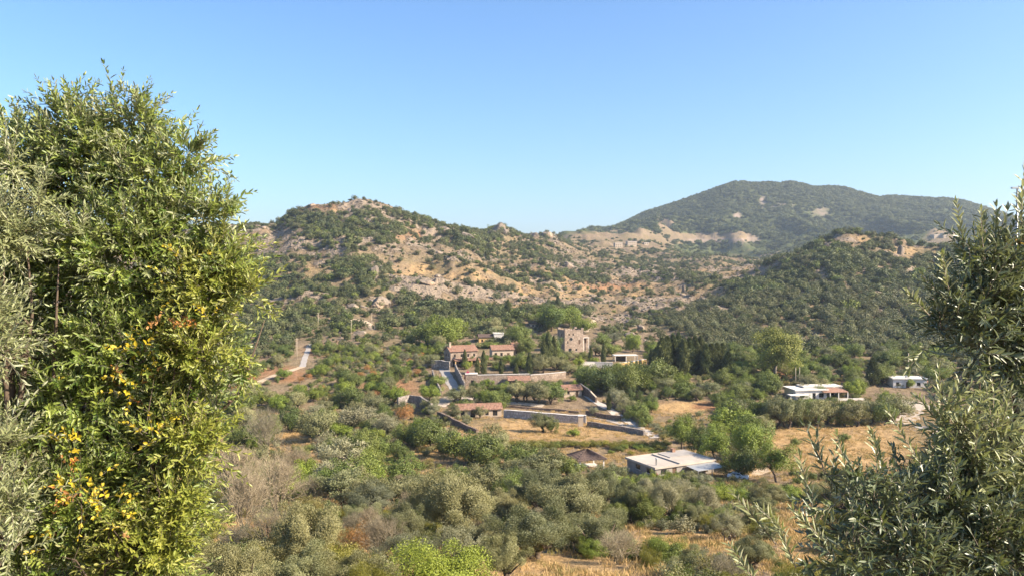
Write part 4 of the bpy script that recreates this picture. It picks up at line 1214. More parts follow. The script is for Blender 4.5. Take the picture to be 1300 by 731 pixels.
# lamp mast on the near slope, seen through the olive twigs
mx, my = 0.640 * 30, 30.0
mz = float(ground_z(mx, my)[0])
root = empty('lamp_mast', (mx, my, mz))
mh = (365.5 - 20.5 - 240) / F_PX * 30 - mz
MB().tube([(0, 0, -0.5), (0, 0, mh)], [0.08, 0.032], 8).build('post', M['metal'], root, True)
MB().box(-0.22, 0.16, -0.05, 0.05, mh - 0.004, mh + 0.06).build('lamp_head', M['metal'], root)
tag(root, 'thin grey lamp mast with a short flat head beyond the olive twigs', 'lamp post')

# ---- the parked car
def car(px, py, rz):
    p = hit(px, py)
    root = empty('parked_car', (p.x, p.y, p.z + 0.12), rz)
    prof = [(-2.1, 0.35), (-2.12, 0.72), (-1.95, 0.92), (-1.0, 0.98), (-0.35, 1.40), (1.05, 1.44), (1.75, 1.02), (2.08, 0.92), (2.12, 0.40)]
    n = len(prof)
    b = MB()
    vs = []
    for sy in (-1, 1):
        for x, z in prof:
            vs.append((x, sy * (0.84 - max(0, z - 0.9) * 0.30), z))
    fs = [tuple(range(n - 1, -1, -1)), tuple(range(n, 2 * n))] + [(i, (i + 1) % n, (i + 1) % n + n, i + n) for i in range(n)]
    b.add(vs, fs)
    body = b.build('body', M['carpaint'], root)
    bv = body.modifiers.new('soft', 'BEVEL')
    bv.width, bv.segments = 0.06, 2
    def quad(nm, pts, mat, par):
        return MB().add(pts, [(0, 1, 2, 3)]).build(nm, mat, par)
    quad('windscreen', [(-0.94, -0.74, 1.035), (-0.94, 0.74, 1.035), (-0.42, 0.66, 1.39), (-0.42, -0.66, 1.39)], M['glass'], root)
    quad('rear_window', [(1.69, -0.74, 1.075), (1.69, 0.74, 1.075), (1.12, 0.66, 1.43), (1.12, -0.66, 1.43)], M['glass'], root)
    for s in (-1, 1):
        quad('side_window', [(-0.80, s * 0.838, 1.02), (0.28, s * 0.838, 1.02), (0.28, s * 0.73, 1.36), (-0.30, s * 0.73, 1.36)], M['glass'], root)
        quad('side_window', [(0.36, s * 0.838, 1.02), (1.50, s * 0.838, 1.04), (1.05, s * 0.73, 1.37), (0.36, s * 0.73, 1.36)], M['glass'], root)
        MB().box(-2.14, -2.06, s * 0.60 - 0.16, s * 0.60 + 0.16, 0.66, 0.80).build('headlight', M['sheet'], root)
        MB().box(2.05, 2.14, s * 0.62 - 0.14, s * 0.62 + 0.14, 0.74, 0.90).build('tail_lamp', M['lamp_red'], root)
        for x in (-1.32, 1.30):
            w = MB().tube([(x, s * 0.66, 0.32), (x, s * 0.87, 0.32)], [0.33, 0.33], 14).build('wheel', M['tyre'], root)
            MB().tube([(x, s * 0.80, 0.32), (x, s * 0.885, 0.32)], [0.20, 0.18], 10).build('rim', M['metal'], w)
    MB().box(-2.16, -2.06, -0.7, 0.7, 0.36, 0.52).build('bumper', M['tyre'], root)
    return tag(root, 'white hatchback parked under the trees beside the flat-roofed house', 'car')
car(937, 609, 2.75)
# ---------------------------------------------------------------- trees and shrubs one can tell apart: kind, column, foot row, crown width, height (photograph pixels)
# optional own label
LIST = [
    ('olive', 574, 690, 108, 108, 'big billowing olive tree with a dark hollow, beside the dry grass strip'),
    ('olive', 672, 708, 100, 84, 'broad silvery olive tree at the edge of the dry grass strip'),
    ('olive', 722, 676, 112, 84, 'large dark dense olive tree below the gazebo'),
    ('olive', 752, 702, 84, 64, 'rounded lighter olive tree in front of the large dark olive'),
    ('dead', 786, 716, 56, 50, 'thin grey half-bare olive by the dirt strip'),
    ('bright', 751, 709, 34, 28, 'small vivid green bush at the foot of the rounded olive'),
    ('bright', 562, 762, 120, 84, 'vivid fresh green bush at the bottom among olives'),
    ('yellow', 432, 752, 86, 74, 'rounded yellow-green bush beside the dried brown shrub'),
    ('bright', 838, 712, 52, 36, 'fresh green bush on the edge of the dirt strip'),
    ('olive', 638, 632, 44, 46, 'neat round olive tree below the dark hedge trees'),
    ('olive', 798, 664, 50, 64, 'olive tree at the gazebo end of the shaded row by the dirt strip'),
    ('olive_pale', 846, 666, 50, 66, 'silver-topped olive in the middle of the shaded row by the dirt strip'),
    ('olive_pale', 892, 664, 52, 58, 'silver-topped olive at the car end of the shaded row by the dirt strip'),
    ('oak', 820, 668, 44, 40, 'dark bush filling the gap in the shaded olive row'),
    ('oak', 872, 668, 40, 36, 'dark bush under the silver-topped olive row'),
    ('oak', 782, 668, 36, 34, 'dark bush at the start of the shaded olive row'),
    ('oak', 910, 672, 40, 34, 'dark bush at the end of the shaded olive row'),
    ('olive_pale', 922, 686, 44, 42, 'low pale olive at the end of the dirt strip'),
    ('yellow', 866, 626, 14, 18, 'small golden yellow shrub below the flat-roofed house'),
    ('bright', 916, 634, 46, 18, 'fresh green hedge bush below the parked car'),
    ('bright', 948, 636, 36, 18, 'second fresh green hedge bush below the parked car'),
    ('olive', 975, 646, 50, 40, 'olive tree beside the foreground olive branches below the parking strip'),
    ('olive', 955, 720, 60, 44, 'olive bush beyond the dirt strip next to the foreground branches'),
    ('olive', 880, 735, 56, 44, 'olive bush in front of the dirt strip'),
    ('olive_pale', 915, 742, 52, 48, 'silvery olive shoots in front of the dirt strip'),
    ('dead', 336, 584, 50, 72, 'tall bare grey tree beside the yellowing foreground tree'),
    ('dead', 352, 650, 70, 78, 'wispy grey-brown bare shrub behind the yellowing foreground tree'),
    ('dead', 310, 676, 70, 90, 'wide bare twiggy shrub right behind the yellowing foreground tree'),
    ('dead', 395, 640, 50, 40, 'low grey bare shrub above the yellow-green bush'),
    ('dead', 620, 676, 40, 28, 'patch of bare grey twigs under the big billowing olive'),
    ('olive', 388, 740, 100, 120, 'yellowish feathery olive with arching branch by the reddish bank'),
    ('olive', 290, 790, 110, 120, 'feathery olive filling the corner under the yellowing foreground tree'),
    ('rust', 450, 706, 40, 50, 'rust-brown dried shrub next to the yellow-green bush'),
    ('dead', 486, 712, 60, 64, 'dry straw-coloured bare shrub next to the rust-brown one'),
    ('olive', 512, 700, 62, 70, 'light olive bush between the dry shrub and the big olive'),
    ('olive_pale', 585, 738, 74, 80, 'silvery soft olive shrub behind the vivid green bush'),
    ('olive', 640, 742, 60, 74, 'olive bush at the end of the dry grass strip'),
    ('yellow', 670, 708, 30, 36, 'yellow-green young bush at the foot of the broad silvery olive'),
    ('olive_pale', 470, 655, 64, 48, 'pale olive above the rust-brown shrub'),
    ('olive', 430, 640, 60, 52, 'soft olive above the yellow-green bush'),
    ('oak', 370, 548, 30, 40, None), ('olive', 406, 562, 44, 50, None), ('olive_pale', 448, 548, 56, 36, None), ('olive_pale', 430, 596, 62, 52, None),
    ('oak', 462, 582, 40, 44, None), ('olive_pale', 426, 622, 58, 44, None), ('bright', 389, 607, 28, 28, 'vivid green bush below the small clearing'), ('oak', 488, 582, 36, 30, None),
    ('oak', 508, 612, 52, 36, None), ('olive_pale', 488, 556, 38, 34, None), ('rust', 514, 536, 24, 24, 'rust-tinged shrub below the curved wall'), ('oak', 542, 572, 46, 44, None), ('bright', 536, 556, 34, 30, None),
    ('olive', 500, 640, 54, 40, None), ('oak', 520, 566, 40, 30, None), ('oak', 580, 582, 50, 40, None), ('oak', 612, 590, 54, 46, None), ('olive', 626, 576, 44, 40, None), ('oak', 660, 596, 50, 40, None),
    ('yellow', 610, 622, 26, 28, None), ('olive', 690, 606, 56, 40, None), ('olive_pale', 668, 640, 34, 32, None), ('oak', 650, 626, 40, 34, None), ('oak', 686, 640, 44, 34, None),
    ('olive', 772, 618, 36, 34, None), ('oak', 720, 606, 34, 28, None), ('olive', 762, 640, 50, 40, None),
    ('poplar', 984, 480, 56, 70, 'tall yellow-green eucalyptus rising above the orchard'),
    ('bright', 928, 548, 56, 40, 'rounded vivid green tree on the edge of the golden orchard field'),
    ('leggy', 866, 572, 38, 50, 'light tree on bare stems behind the flat-roofed house'),
    ('leggy', 908, 590, 36, 54, 'airy light green tree between the house and the parking strip'),
    ('leggy', 952, 598, 54, 66, 'large light green tree above the parked car'),
    ('leggy', 985, 612, 46, 56, 'yellowish tree at the end of the parking strip'),
    ('oak', 940, 608, 42, 44, 'dark dense tree shading the parked car'),
    ('oak', 886, 578, 26, 44, 'dark tree with visible trunk behind the flat-roofed house'),
    ('oak', 1010, 566, 12, 11, 'lone small bush in the golden orchard field'), ('oak', 1072, 560, 14, 12, 'lone bush at the orchard edge of the golden field'),
    ('cypress', 1108, 489, 13, 34, 'single very dark stout cypress near the white farmhouse'),
    ('olive', 688, 549, 26, 30, 'small olive standing alone in the golden field'), ('oak', 699, 549, 18, 22, 'small dark tree leaning on the lone field olive'), ('bright', 728, 554, 16, 12, 'tiny bush near the cream gate pillar'),
    ('olive', 579, 511, 28, 24, 'rounded olive on the gravel forecourt above the low cottage'), ('olive', 603, 510, 22, 22, 'second forecourt olive beside the dark lodge doorway'),
    ('bright', 546, 509, 26, 22, 'fresh green bush above the curved grey wall'), ('olive_pale', 549, 530, 18, 20, 'pale bush at the end of the curved grey wall'),
    ('olive', 609, 531, 16, 17, 'small olive in front of the low cottage'), ('olive_pale', 754, 529, 12, 16, 'small pale shrub beside the cream gate pillar'),
    ('oak', 700, 513, 30, 30, None), ('olive', 682, 512, 34, 32, None), ('olive', 655, 511, 26, 30, None), ('oak', 640, 509, 22, 24, None), ('olive', 668, 510, 26, 26, None), ('bright', 726, 509, 10, 9, 'small round bush on the cottage lawn'),
    ('olive_pale', 784, 520, 26, 30, 'pale tree on the bend of the concrete lane'), ('cypress', 773, 521, 5, 22, 'slim cypress beside the concrete lane'),
    ('oak', 770, 500, 46, 40, None), ('oak', 800, 500, 44, 44, None), ('oak', 745, 490, 34, 30, None), ('oak', 828, 492, 44, 40, None), ('bright', 770, 486, 40, 20, None),
    ('oak', 556, 492, 22, 18, None), ('bright', 562, 440, 40, 46, None), ('oak', 540, 440, 36, 40, None), ('bright', 575, 432, 30, 34, None), ('oak', 660, 440, 26, 34, None),
    ('olive', 625, 424, 24, 24, None), ('bright', 700, 420, 36, 36, None), ('bright', 722, 416, 34, 30, None), ('bright', 740, 424, 30, 26, None), ('oak', 662, 470, 20, 26, None), ('olive', 676, 468, 20, 24, None),
    ('bright', 803, 447, 20, 26, 'bright shrub below the scree right of the tower house'), ('olive', 688, 474, 24, 26, None), ('olive', 706, 470, 22, 22, None),
    ('cypress', 590, 466, 4.5, 22, 'slim cypress against the gabled house'), ('cypress', 606, 476, 5, 22, 'slim cypress at the porch of the cream hamlet house'), ('cypress', 614, 476, 6, 30, 'taller slim cypress at the porch of the cream hamlet house'),
    ('cypress', 696, 466, 8, 44, None), ('cypress', 690, 470, 7, 38, None), ('cypress', 703, 464, 7, 36, None), ('cypress', 672, 476, 6, 28, None), ('cypress', 636, 476, 5, 20, None), ('cypress', 655, 480, 5, 18, None),
    ('cypress', 750, 462, 4, 22, None), ('cypress', 766, 462, 5, 26, None), ('cypress', 826, 466, 4, 22, None), ('cypress', 645, 402, 6, 20, None), ('cypress', 708, 392, 5, 14, None),
]
for i in range(19):                                             # the cypress stand
    LIST.append(('cypress', 836 + i * 5.0 + (i * 37 % 7) - 3, 468 + (i * 53 % 11), 10 + (i * 29 % 6), 32 + (i * 41 % 21) - abs(i - 9) * 0.6, None))
hr = np.random.default_rng(55)
LIST += [('dead', 300, 640, 70, 80, 'bare grey shrub half behind the yellowing foreground tree'), ('dead', 372, 612, 56, 50, 'pale bare shrub above the reddish bank'), ('dead', 345, 700, 90, 60, 'low wide bare shrub on the reddish bank'), ('oak', 708, 462, 24, 22, None), ('olive', 722, 458, 20, 14, None), ('oak', 738, 456, 18, 12, None), ('olive', 760, 452, 22, 20, None), ('oak', 776, 452, 22, 18, None), ('bright', 752, 462, 16, 10, None), ('oak', 764, 440, 24, 20, None), ('olive_pale', 780, 436, 22, 18, None), ('oak', 700, 450, 24, 30, None), ('oak', 668, 452, 22, 26, None), ('bright', 657, 466, 16, 14, None), ('olive', 598, 462, 14, 12, None), ('oak', 786, 472, 22, 13, None), ('oak', 812, 474, 22, 12, None), ('olive', 750, 476, 26, 12, None), ('oak', 735, 474, 20, 12, None)]
for i in range(46):                                             # garden shrubs round the hamlet houses
    px_, py_ = hr.uniform(584, 722), hr.choice([hr.uniform(437, 446), hr.uniform(458, 470), hr.uniform(458, 470)])
    LIST.append((['oak', 'bright', 'olive', 'olive', 'oak'][i % 5], px_, py_, hr.uniform(8, 17), hr.uniform(6, 12), None))
for i in range(16):                                             # bushes along the foot of the terrace wall and the forecourt
    LIST.append((['oak', 'olive', 'bright'][i % 3], 606 + i * 7.2 + hr.uniform(-3, 3), 493 + hr.uniform(-2, 4), hr.uniform(8, 18), hr.uniform(7, 15), None))
for i in range(12):                                             # bushes hiding the foot of the flat-roofed house
    LIST.append((['bright', 'olive', 'oak', 'olive_pale'][i % 4], 797 + i * 8.2 + hr.uniform(-3, 3), 617 + hr.uniform(0, 8), hr.uniform(18, 30), hr.uniform(17, 26), None))
for i in range(12):                                             # garden behind it
    LIST.append((['bright', 'yellow', 'oak'][i % 3], 776 + i * 6 + hr.uniform(-3, 3), 572 + hr.uniform(-4, 6), hr.uniform(8, 16), hr.uniform(5, 10), None))
for i in range(11):                                             # the orchard row before the white villa
    LIST.append(('olive' if i % 3 else 'oak', 962 + i * 17.5 + (i * 13 % 5), 541 + (i * 7 % 5) - i * 0.5, 30 + (i * 11 % 8), 38 + (i * 17 % 9) - (5 if i > 2 else 0), None))
for i in range(16):                                             # vine row along the golden field
    LIST.append(('yellow', 650 + i * 13, 567 + (i * 5 % 3), 17, 9 + (i * 7 % 3), None))

AREAS = [   # px0, px1, py0, py1, phrase, group
    (830, 935, 425, 482, 'in the stand beside the tower house', 'cypresses in the stand'),
    (955, 1155, 500, 548, 'in the orchard row before the white villa', 'orchard row trees'),
    (640, 860, 555, 572, 'in the low row along the golden field', 'vines along the golden field'),
    (635, 740, 495, 516, 'on the terrace behind the long grey wall', 'trees on the olive terrace'),
    (735, 850, 470, 530, 'in the dense clump above the concrete lane', 'trees above the lane'),
    (540, 760, 380, 495, 'around the hamlet houses', 'trees around the hamlet'),
    (320, 545, 380, 470, 'on the scrubby slope by the utility poles', 'trees on the pole slope'),
    (320, 545, 470, 530, 'on the slope below the climbing concrete road', 'trees below the climbing road'),
    (300, 560, 530, 670, 'on the overgrown slope left of the golden field', 'plants on the overgrown slope'),
    (560, 740, 530, 640, 'in the dark belt below the golden field', 'trees in the dark belt'),
    (740, 1000, 560, 640, 'around the flat-roofed house', 'trees around the flat-roofed house'),
    (760, 960, 380, 500, 'on the slope right of the tower house', 'trees right of the tower house'),
    (820, 1000, 480, 600, 'on the gentle slope beside the orchard', 'trees beside the orchard'),
    (930, 1400, 380, 500, 'on the slope behind the white villa', 'trees behind the white villa'),
    (1000, 1400, 500, 600, 'near the gravel yard', 'trees near the gravel yard'),
    (-400, 320, 380, 900, 'on the slope hidden by the foreground tree', 'trees behind the foreground tree'),
    (250, 1000, 640, 900, 'on the steep near slope', 'plants on the near slope'),
    (1000, 1700, 600, 900, 'on the slope below the foreground olive branches', 'plants below the foreground branches'),
]
MARKS = [(604, 530, 'the low cream cottage'), (727, 504, 'the cottage by the lane'), (585, 466, 'the gabled stone house'), (638, 452, 'the cream hamlet house'), (632, 434, 'the small white block'), (612, 436, 'the ochre house'), (682, 416, 'the dark-roofed house'), (730, 448, 'the stone tower house'),
         (800, 461, 'the open pavilion'), (630, 489, 'the tall terrace wall'), (696, 482, 'the lower terrace wall'), (525, 515, 'the curved dry-stone wall'), (580, 541, 'the descending dry-stone wall'), (690, 535, 'the long coped wall'), (737, 541, 'the cream gate pillar'), (790, 528, 'the concrete lane'),
         (850, 604, 'the flat-roofed house'), (745, 593, 'the gazebo'), (1040, 505, 'the white villa'), (1153, 492, 'the white farmhouse'), (1132, 531, 'the brown yard shed'), (1150, 525, 'the gravel yard'), (1200, 555, 'the road behind the branches'), (377, 457, 'the pole on the concrete road'), (404, 417, 'the pole in dark scrub'), (446, 426, 'the pole on the bare bank'),
         (472, 420, 'the pole at the tan track'), (390, 450, 'the climbing concrete road'), (350, 476, 'the earth track'), (574, 690, 'the big billowing olive'), (672, 708, 'the broad silvery olive'), (722, 676, 'the large dark olive'), (562, 762, 'the vivid green bottom bush'), (432, 752, 'the yellow-green rounded bush'), (880, 684, 'the dirt strip'),
         (370, 555, 'the small tan clearing'), (550, 578, 'the narrow tan clearing'), (710, 548, 'the golden field'), (1060, 570, 'the golden orchard field'), (336, 584, 'the tall bare grey tree'), (984, 480, 'the tall eucalyptus'), (880, 470, 'the cypress stand'), (928, 548, 'the vivid round tree'), (938, 609, 'the parked car'), (870, 517, 'the small tan terrace'),
         (481, 392, 'the big pale boulder'), (481, 500, 'the bare reddish bank'), (690, 510, 'the olive terrace'), (800, 498, 'the dense clump above the lane'), (846, 666, 'the shaded olive row'), (1010, 690, 'the foreground olive branches'), (960, 430, 'the foot of the round hill'), (1100, 440, 'the wooded round hill'), (250, 520, 'the bushy foreground tree'), (710, 722, 'the dry grass strip')]
MPOS = [(hit(a, b), t) for a, b, t in MARKS]
LASTD, DESC = [0.0], []
def describe(key, px, py, x, y, w, h):
    """size, kind and the nearest thing one can find; only true look-alikes end up with the same words"""
    size = 'small' if w < 4.2 else 'mid-sized' if w < 6.2 else 'large'
    form = 'low' if h / w < 0.74 else 'tall' if h / w > 0.96 else 'rounded'
    if key in ('cypress', 'poplar'):
        size, form = ('short', '') if h < 12 else ('tall', '')
    p, t = min(MPOS, key=lambda m: (m[0].x - x) ** 2 + (m[0].y - y) ** 2)
    dist = math.hypot(p.x - x, p.y - y)
    dz = float(ground_z(x, y)[0]) - p.z
    rel = 'close beside' if dist < 9 else ('uphill of' if dz > 0.6 else 'downhill of' if dz < -0.6 else 'level with')
    words = ' '.join(f'{size} {form} {KIND_WORDS[key]} {rel} {t}'.replace('large', 'big').replace('tall tall', 'tall').replace('short tall', 'short').split()[:15])
    grp = 'plants along the valley'
    for a in AREAS:
        if a[0] <= px <= a[1] and a[2] <= py <= a[3]:
            grp = a[5]
            break
    LASTD[0] = dist
    return words, grp

BOXES = []      # crown rectangles already taken in the photograph
def plant_px(key, px, py, w, h, label=None, seed=0):
    p = hit(px, py)
    m = p.y / F_PX
    grp = None
    if label is None:
        label, grp = describe(key, px, py, p.x, p.y, max(w * m, 0.5), max(h * m, 0.6))
    r_ = put_plant(key, p.x, p.y, max(w * m, 0.5), max(h * m, 0.6), label, grp, seed=seed)
    if grp:
        DESC.append((label, LASTD[0], grp, r_))

for i, it in enumerate(LIST):
    plant_px(it[0], it[1], it[2], it[3] * 1.08, it[4], it[5], i * 5 + 1)

# ---- the rest of the valley's trees, filling the ground that is not field, lane or house
FIELDS = [[(608, 527), (742, 541), (835, 553), (850, 566), (640, 566), (580, 546)], [(972, 545), (1155, 538), (1180, 560), (1140, 610), (985, 600)],
          [(792, 668), (965, 688), (955, 702), (800, 694)], [(612, 712), (720, 704), (770, 712), (840, 731), (850, 770), (600, 770)], [(352, 545), (388, 545), (388, 566), (352, 566)],
          [(500, 572), (560, 582), (606, 584), (540, 594), (498, 582)], [(838, 508), (908, 510), (908, 527), (836, 527)], [(880, 548), (906, 548), (906, 582), (878, 576)],
          [(1098, 492), (1172, 492), (1240, 520), (1220, 580), (1130, 545), (1128, 515)], [(500, 486), (560, 486), (560, 520), (510, 524)], [(640, 500), (735, 500), (800, 530), (835, 555), (640, 535)],
          [(585, 442), (720, 442), (722, 494), (560, 512), (545, 470)], [(700, 405), (760, 405), (775, 470), (700, 460)], [(780, 445), (826, 445), (826, 475), (735, 475)],
          [(372, 432), (400, 432), (398, 470), (325, 490), (325, 474), (372, 464)], [(440, 402), (482, 402), (482, 422), (440, 412)], [(912, 600), (990, 584), (995, 600), (920, 612)],
          [(985, 640), (1040, 640), (1040, 731), (990, 731)], [(770, 568), (850, 560), (912, 575), (912, 612), (800, 612)], [(718, 570), (770, 570), (770, 598), (718, 598)]]
def inside(px, py, poly):
    c = False
    n = len(poly)
    for i in range(n):
        x1, y1 = poly[i]
        x2, y2 = poly[(i + 1) % n]
        if (y1 > py) != (y2 > py) and px < (x2 - x1) * (py - y1) / (y2 - y1) + x1:
            c = not c
    return c
# sight lines to keep free: what stands behind and must stay visible (rectangle, foot row)
KEEP = [(568, 510, 640, 531, 531), (590, 470, 718, 490, 491), (545, 432, 606, 470, 470), (618, 441, 656, 466, 468), (703, 413, 752, 448, 449), (712, 487, 740, 505, 505), (796, 568, 912, 600, 607), (722, 566, 770, 592, 594),
        (925, 597, 952, 610, 610), (996, 482, 1110, 503, 508), (1128, 468, 1180, 492, 493), (780, 444, 824, 470, 468), (735, 458, 780, 472, 467), (600, 527, 840, 562, 566), (975, 545, 1150, 598, 600), (505, 500, 550, 528, 528),
        (550, 525, 606, 550, 551), (640, 514, 745, 540, 540), (742, 500, 836, 556, 556), (555, 460, 592, 500, 500), (375, 430, 400, 466, 467), (328, 464, 384, 486, 486), (374, 430, 380, 457, 458), (444, 405, 448, 426, 426), (470, 397, 475, 420, 420), (402, 397, 406, 417, 417),
        (1134, 510, 1166, 540, 540), (1166, 540, 1236, 572, 575), (624, 424, 638, 434, 437), (670, 406, 694, 416, 418), (796, 670, 960, 692, 700), (615, 712, 780, 735, 760), (355, 546, 386, 564, 566), (505, 572, 600, 584, 590), (462, 405, 478, 420, 420),
        (840, 510, 905, 524, 526), (884, 552, 904, 576, 580), (742, 408, 756, 422, 422)]
fr = np.random.default_rng(4321)
taken = [(x, y, r) for x, y, r in PLANTS]
GRID = {}
def gkey(x, y):
    return int(x // 10), int(y // 10)
for x, y, r in taken:
    GRID.setdefault(gkey(x, y), []).append((x, y, r))
def free(x, y, r, k=0.75):
    a, b = gkey(x, y)
    for i in range(a - 1, a + 2):
        for j in range(b - 1, b + 2):
            for (u, v, s) in GRID.get((i, j), ()):
                if (u - x) ** 2 + (v - y) ** 2 < ((r + s) * k) ** 2:
                    return False
    return True
COUNT = {}
def mixture(px, py, y):
    """which plants grow where"""
    if py > 640:
        return ['olive', 'oak', 'olive_pale', 'yellow', 'dead'], [0.5, 0.16, 0.18, 0.11, 0.05]
    if px < 545 and py > 520:
        return ['olive', 'olive_pale', 'oak', 'bright', 'dead'], [0.33, 0.20, 0.34, 0.10, 0.03]
    if px < 545:
        return ['oak', 'olive', 'bright', 'olive_pale', 'rust'], [0.42, 0.30, 0.14, 0.10, 0.04]
    if py < 480 and px < 840:
        return ['oak', 'bright', 'olive', 'olive_pale'], [0.42, 0.25, 0.25, 0.08]
    if px >= 840 and py < 500:
        return ['oak', 'olive', 'bright', 'olive_pale'], [0.40, 0.36, 0.14, 0.10]
    return ['olive', 'oak', 'olive_pale', 'bright'], [0.42, 0.33, 0.15, 0.10]
YMAX_TREES = 385.0
FILL = []
for k in range(14000):
    # even over the plan, seen wedge only
    y = math.sqrt(fr.uniform(38 ** 2, YMAX_TREES ** 2))
    x = fr.uniform(-0.62, 0.68) * y
    z = float(ground_z(x, y)[0])
    px, py = project(x, y, z)
    if not (-20 < px < 1330) or any(inside(px, py, f) for f in FIELDS):
        continue
    if px < 290 and fr.random() < 0.7:
        continue
    ks, ps = mixture(px, py, y)
    key = ks[int(fr.choice(len(ks), p=ps))]
    w = {'oak': fr.uniform(4.2, 9.0), 'olive': fr.uniform(4.5, 8.5), 'olive_pale': fr.uniform(4, 7.5), 'bright': fr.uniform(3.0, 7.0), 'yellow': fr.uniform(2, 4), 'dead': fr.uniform(2.5, 5), 'rust': fr.uniform(2, 4)}[key]
    if y < 110:
        w *= 0.75
    if py < 470 and px < 545:
        w *= 0.8
    hh = w * fr.uniform(0.72, 1.02)
    if not free(x, y, w * 0.5, 0.56):
        continue
    wp, hp = w * F_PX / y, hh * F_PX / y
    bad = False
    for (a, b, c, d, foot) in KEEP:
        if py > foot and px + wp * 0.42 > a and px - wp * 0.42 < c and py - hp * 0.95 < d and py > b:
            bad = True
            break
    if bad:
        continue
    if COUNT.get(NAMES[key][0], 0) >= 290 - {'olive_tree': 70, 'evergreen_tree': 40, 'leafy_shrub': 30}.get(NAMES[key][0], 20):
        continue
    COUNT[NAMES[key][0]] = COUNT.get(NAMES[key][0], 0) + 1
    lab, grp = describe(key, px, py, x, y, w, hh)
    DESC.append((lab, LASTD[0], grp, put_plant(key, x, y, w, hh, lab, grp, seed=k)))
    GRID.setdefault(gkey(x, y), []).append((x, y, w * 0.5))
by_label = {}
for it in DESC:
    by_label.setdefault(it[0], []).append(it)
ORD = ['closest', 'second-closest', 'third-closest', 'fourth-closest', 'fifth-closest', 'sixth-closest', 'seventh-closest', 'eighth-closest']
for lab, its in by_label.items():
    its.sort(key=lambda t: t[1])
    for j, it in enumerate(its):
        it[3]['group'] = its[0][2]
        if len(its) > 1:
            it[3]['label'] = (ORD[j] if j < 8 else 'more-distant') + ' ' + lab
print('PLANTS', len(PLANTS), COUNT)

# flowers and garden things by the houses
def blossom(px, py, w, h, label):
    cm, cc = crown_mesh('bougainvillea_blossom', 77, M['magenta'], rx=1, rz=0.9, zc=0.9, nleaf=1500, L=0.16, W=0.12, nclump=14)
    p = hit(px, py)
    m = p.y / F_PX
    root = empty('bougainvillea', p)
    root.scale = (w * m / 2, w * m / 2, h * m / 1.9)
    link(bpy.data.objects.new('blossom', cm), root)
    link(bpy.data.objects.new('stem', trunk_mesh('bougainvillea_stem', 3, M['bark'], cc, 0.4, 0.05, 2)), root)
    tag(root, label, 'flowering shrub')
blossom(594, 487, 8, 15, 'magenta bougainvillea spilling over the lane wall by the lodge')
blossom(834, 613, 4, 12, 'red flowering shrub at the corner of the flat-roofed house')
# ---------------------------------------------------------------- what nobody could count: scrub, stones, dry grass (one scattered object each)
def scatter(name, pts, scl, rot, idx, protos, label, zs=None):
    """one object: instances of a few small meshes at given points"""
    src = bpy.data.collections.new(name + '_sources')
    for i, me in enumerate(protos):
        src.objects.link(bpy.data.objects.new('%s_source_%02d' % (name, i), me))
    me = bpy.data.meshes.new(name)
    n = len(pts)
    me.vertices.add(n)
    me.vertices.foreach_set('co', np.ascontiguousarray(pts, np.float32).ravel())
    sv = np.stack([scl, scl, scl if zs is None else zs], -1)
    a = me.attributes.new('scl', 'FLOAT_VECTOR', 'POINT')
    a.data.foreach_set('vector', np.ascontiguousarray(sv, np.float32).ravel())
    rv = np.stack([np.zeros(n), np.zeros(n), rot], -1)
    a = me.attributes.new('rot', 'FLOAT_VECTOR', 'POINT')
    a.data.foreach_set('vector', np.ascontiguousarray(rv, np.float32).ravel())
    a = me.attributes.new('pick', 'INT', 'POINT')
    a.data.foreach_set('value', np.ascontiguousarray(idx, np.int32))
    o = link(bpy.data.objects.new(name, me))
    ng = bpy.data.node_groups.new(name, 'GeometryNodeTree')
    ng.interface.new_socket('Geometry', in_out='INPUT', socket_type='NodeSocketGeometry')
    ng.interface.new_socket('Geometry', in_out='OUTPUT', socket_type='NodeSocketGeometry')
    N, Lk = ng.nodes.new, ng.links.new
    gi, go = N('NodeGroupInput'), N('NodeGroupOutput')
    ci = N('GeometryNodeCollectionInfo')
    ci.inputs['Collection'].default_value = src
    ci.inputs['Separate Children'].default_value = True
    ci.inputs['Reset Children'].default_value = True
    ip = N('GeometryNodeInstanceOnPoints')
    ip.inputs['Pick Instance'].default_value = True
    def na(nm, typ):
        k = N('GeometryNodeInputNamedAttribute')
        k.data_type = typ
        k.inputs['Name'].default_value = nm
        return k.outputs['Attribute']
    e2r = N('FunctionNodeEulerToRotation')
    Lk(na('rot', 'FLOAT_VECTOR'), e2r.inputs[0])
    Lk(gi.outputs[0], ip.inputs['Points'])
    Lk(ci.outputs[0], ip.inputs['Instance'])
    Lk(na('pick', 'INT'), ip.inputs['Instance Index'])
    Lk(e2r.outputs[0], ip.inputs['Rotation'])
    Lk(na('scl', 'FLOAT_VECTOR'), ip.inputs['Scale'])
    Lk(ip.outputs[0], go.inputs[0])
    md = o.modifiers.new('scatter', 'NODES')
    md.node_group = ng
    return tag(o, label, None, None, 'stuff')

SCR = dict(rx=1.0, rz=0.75, zc=0.62, up=0.2, lump=0.45, low=-0.5, core=0.2)
scrubs = [crown_mesh('scrub', 900 + i, M['scrub'], nleaf=900, L=0.26, W=0.15, nclump=16, clump_r=0.42, **SCR)[0] for i in range(5)]
scrubs += [crown_mesh('hill_olive', 950 + i, M['scrub_olive'], nleaf=800, L=0.25, W=0.12, nclump=15, clump_r=0.42, **dict(SCR, rz=0.9, zc=0.85))[0] for i in range(3)]
scrubs += [crown_mesh('hill_bush', 980 + i, M['green'], nleaf=800, L=0.26, W=0.14, nclump=15, clump_r=0.42, **SCR)[0] for i in range(2)]

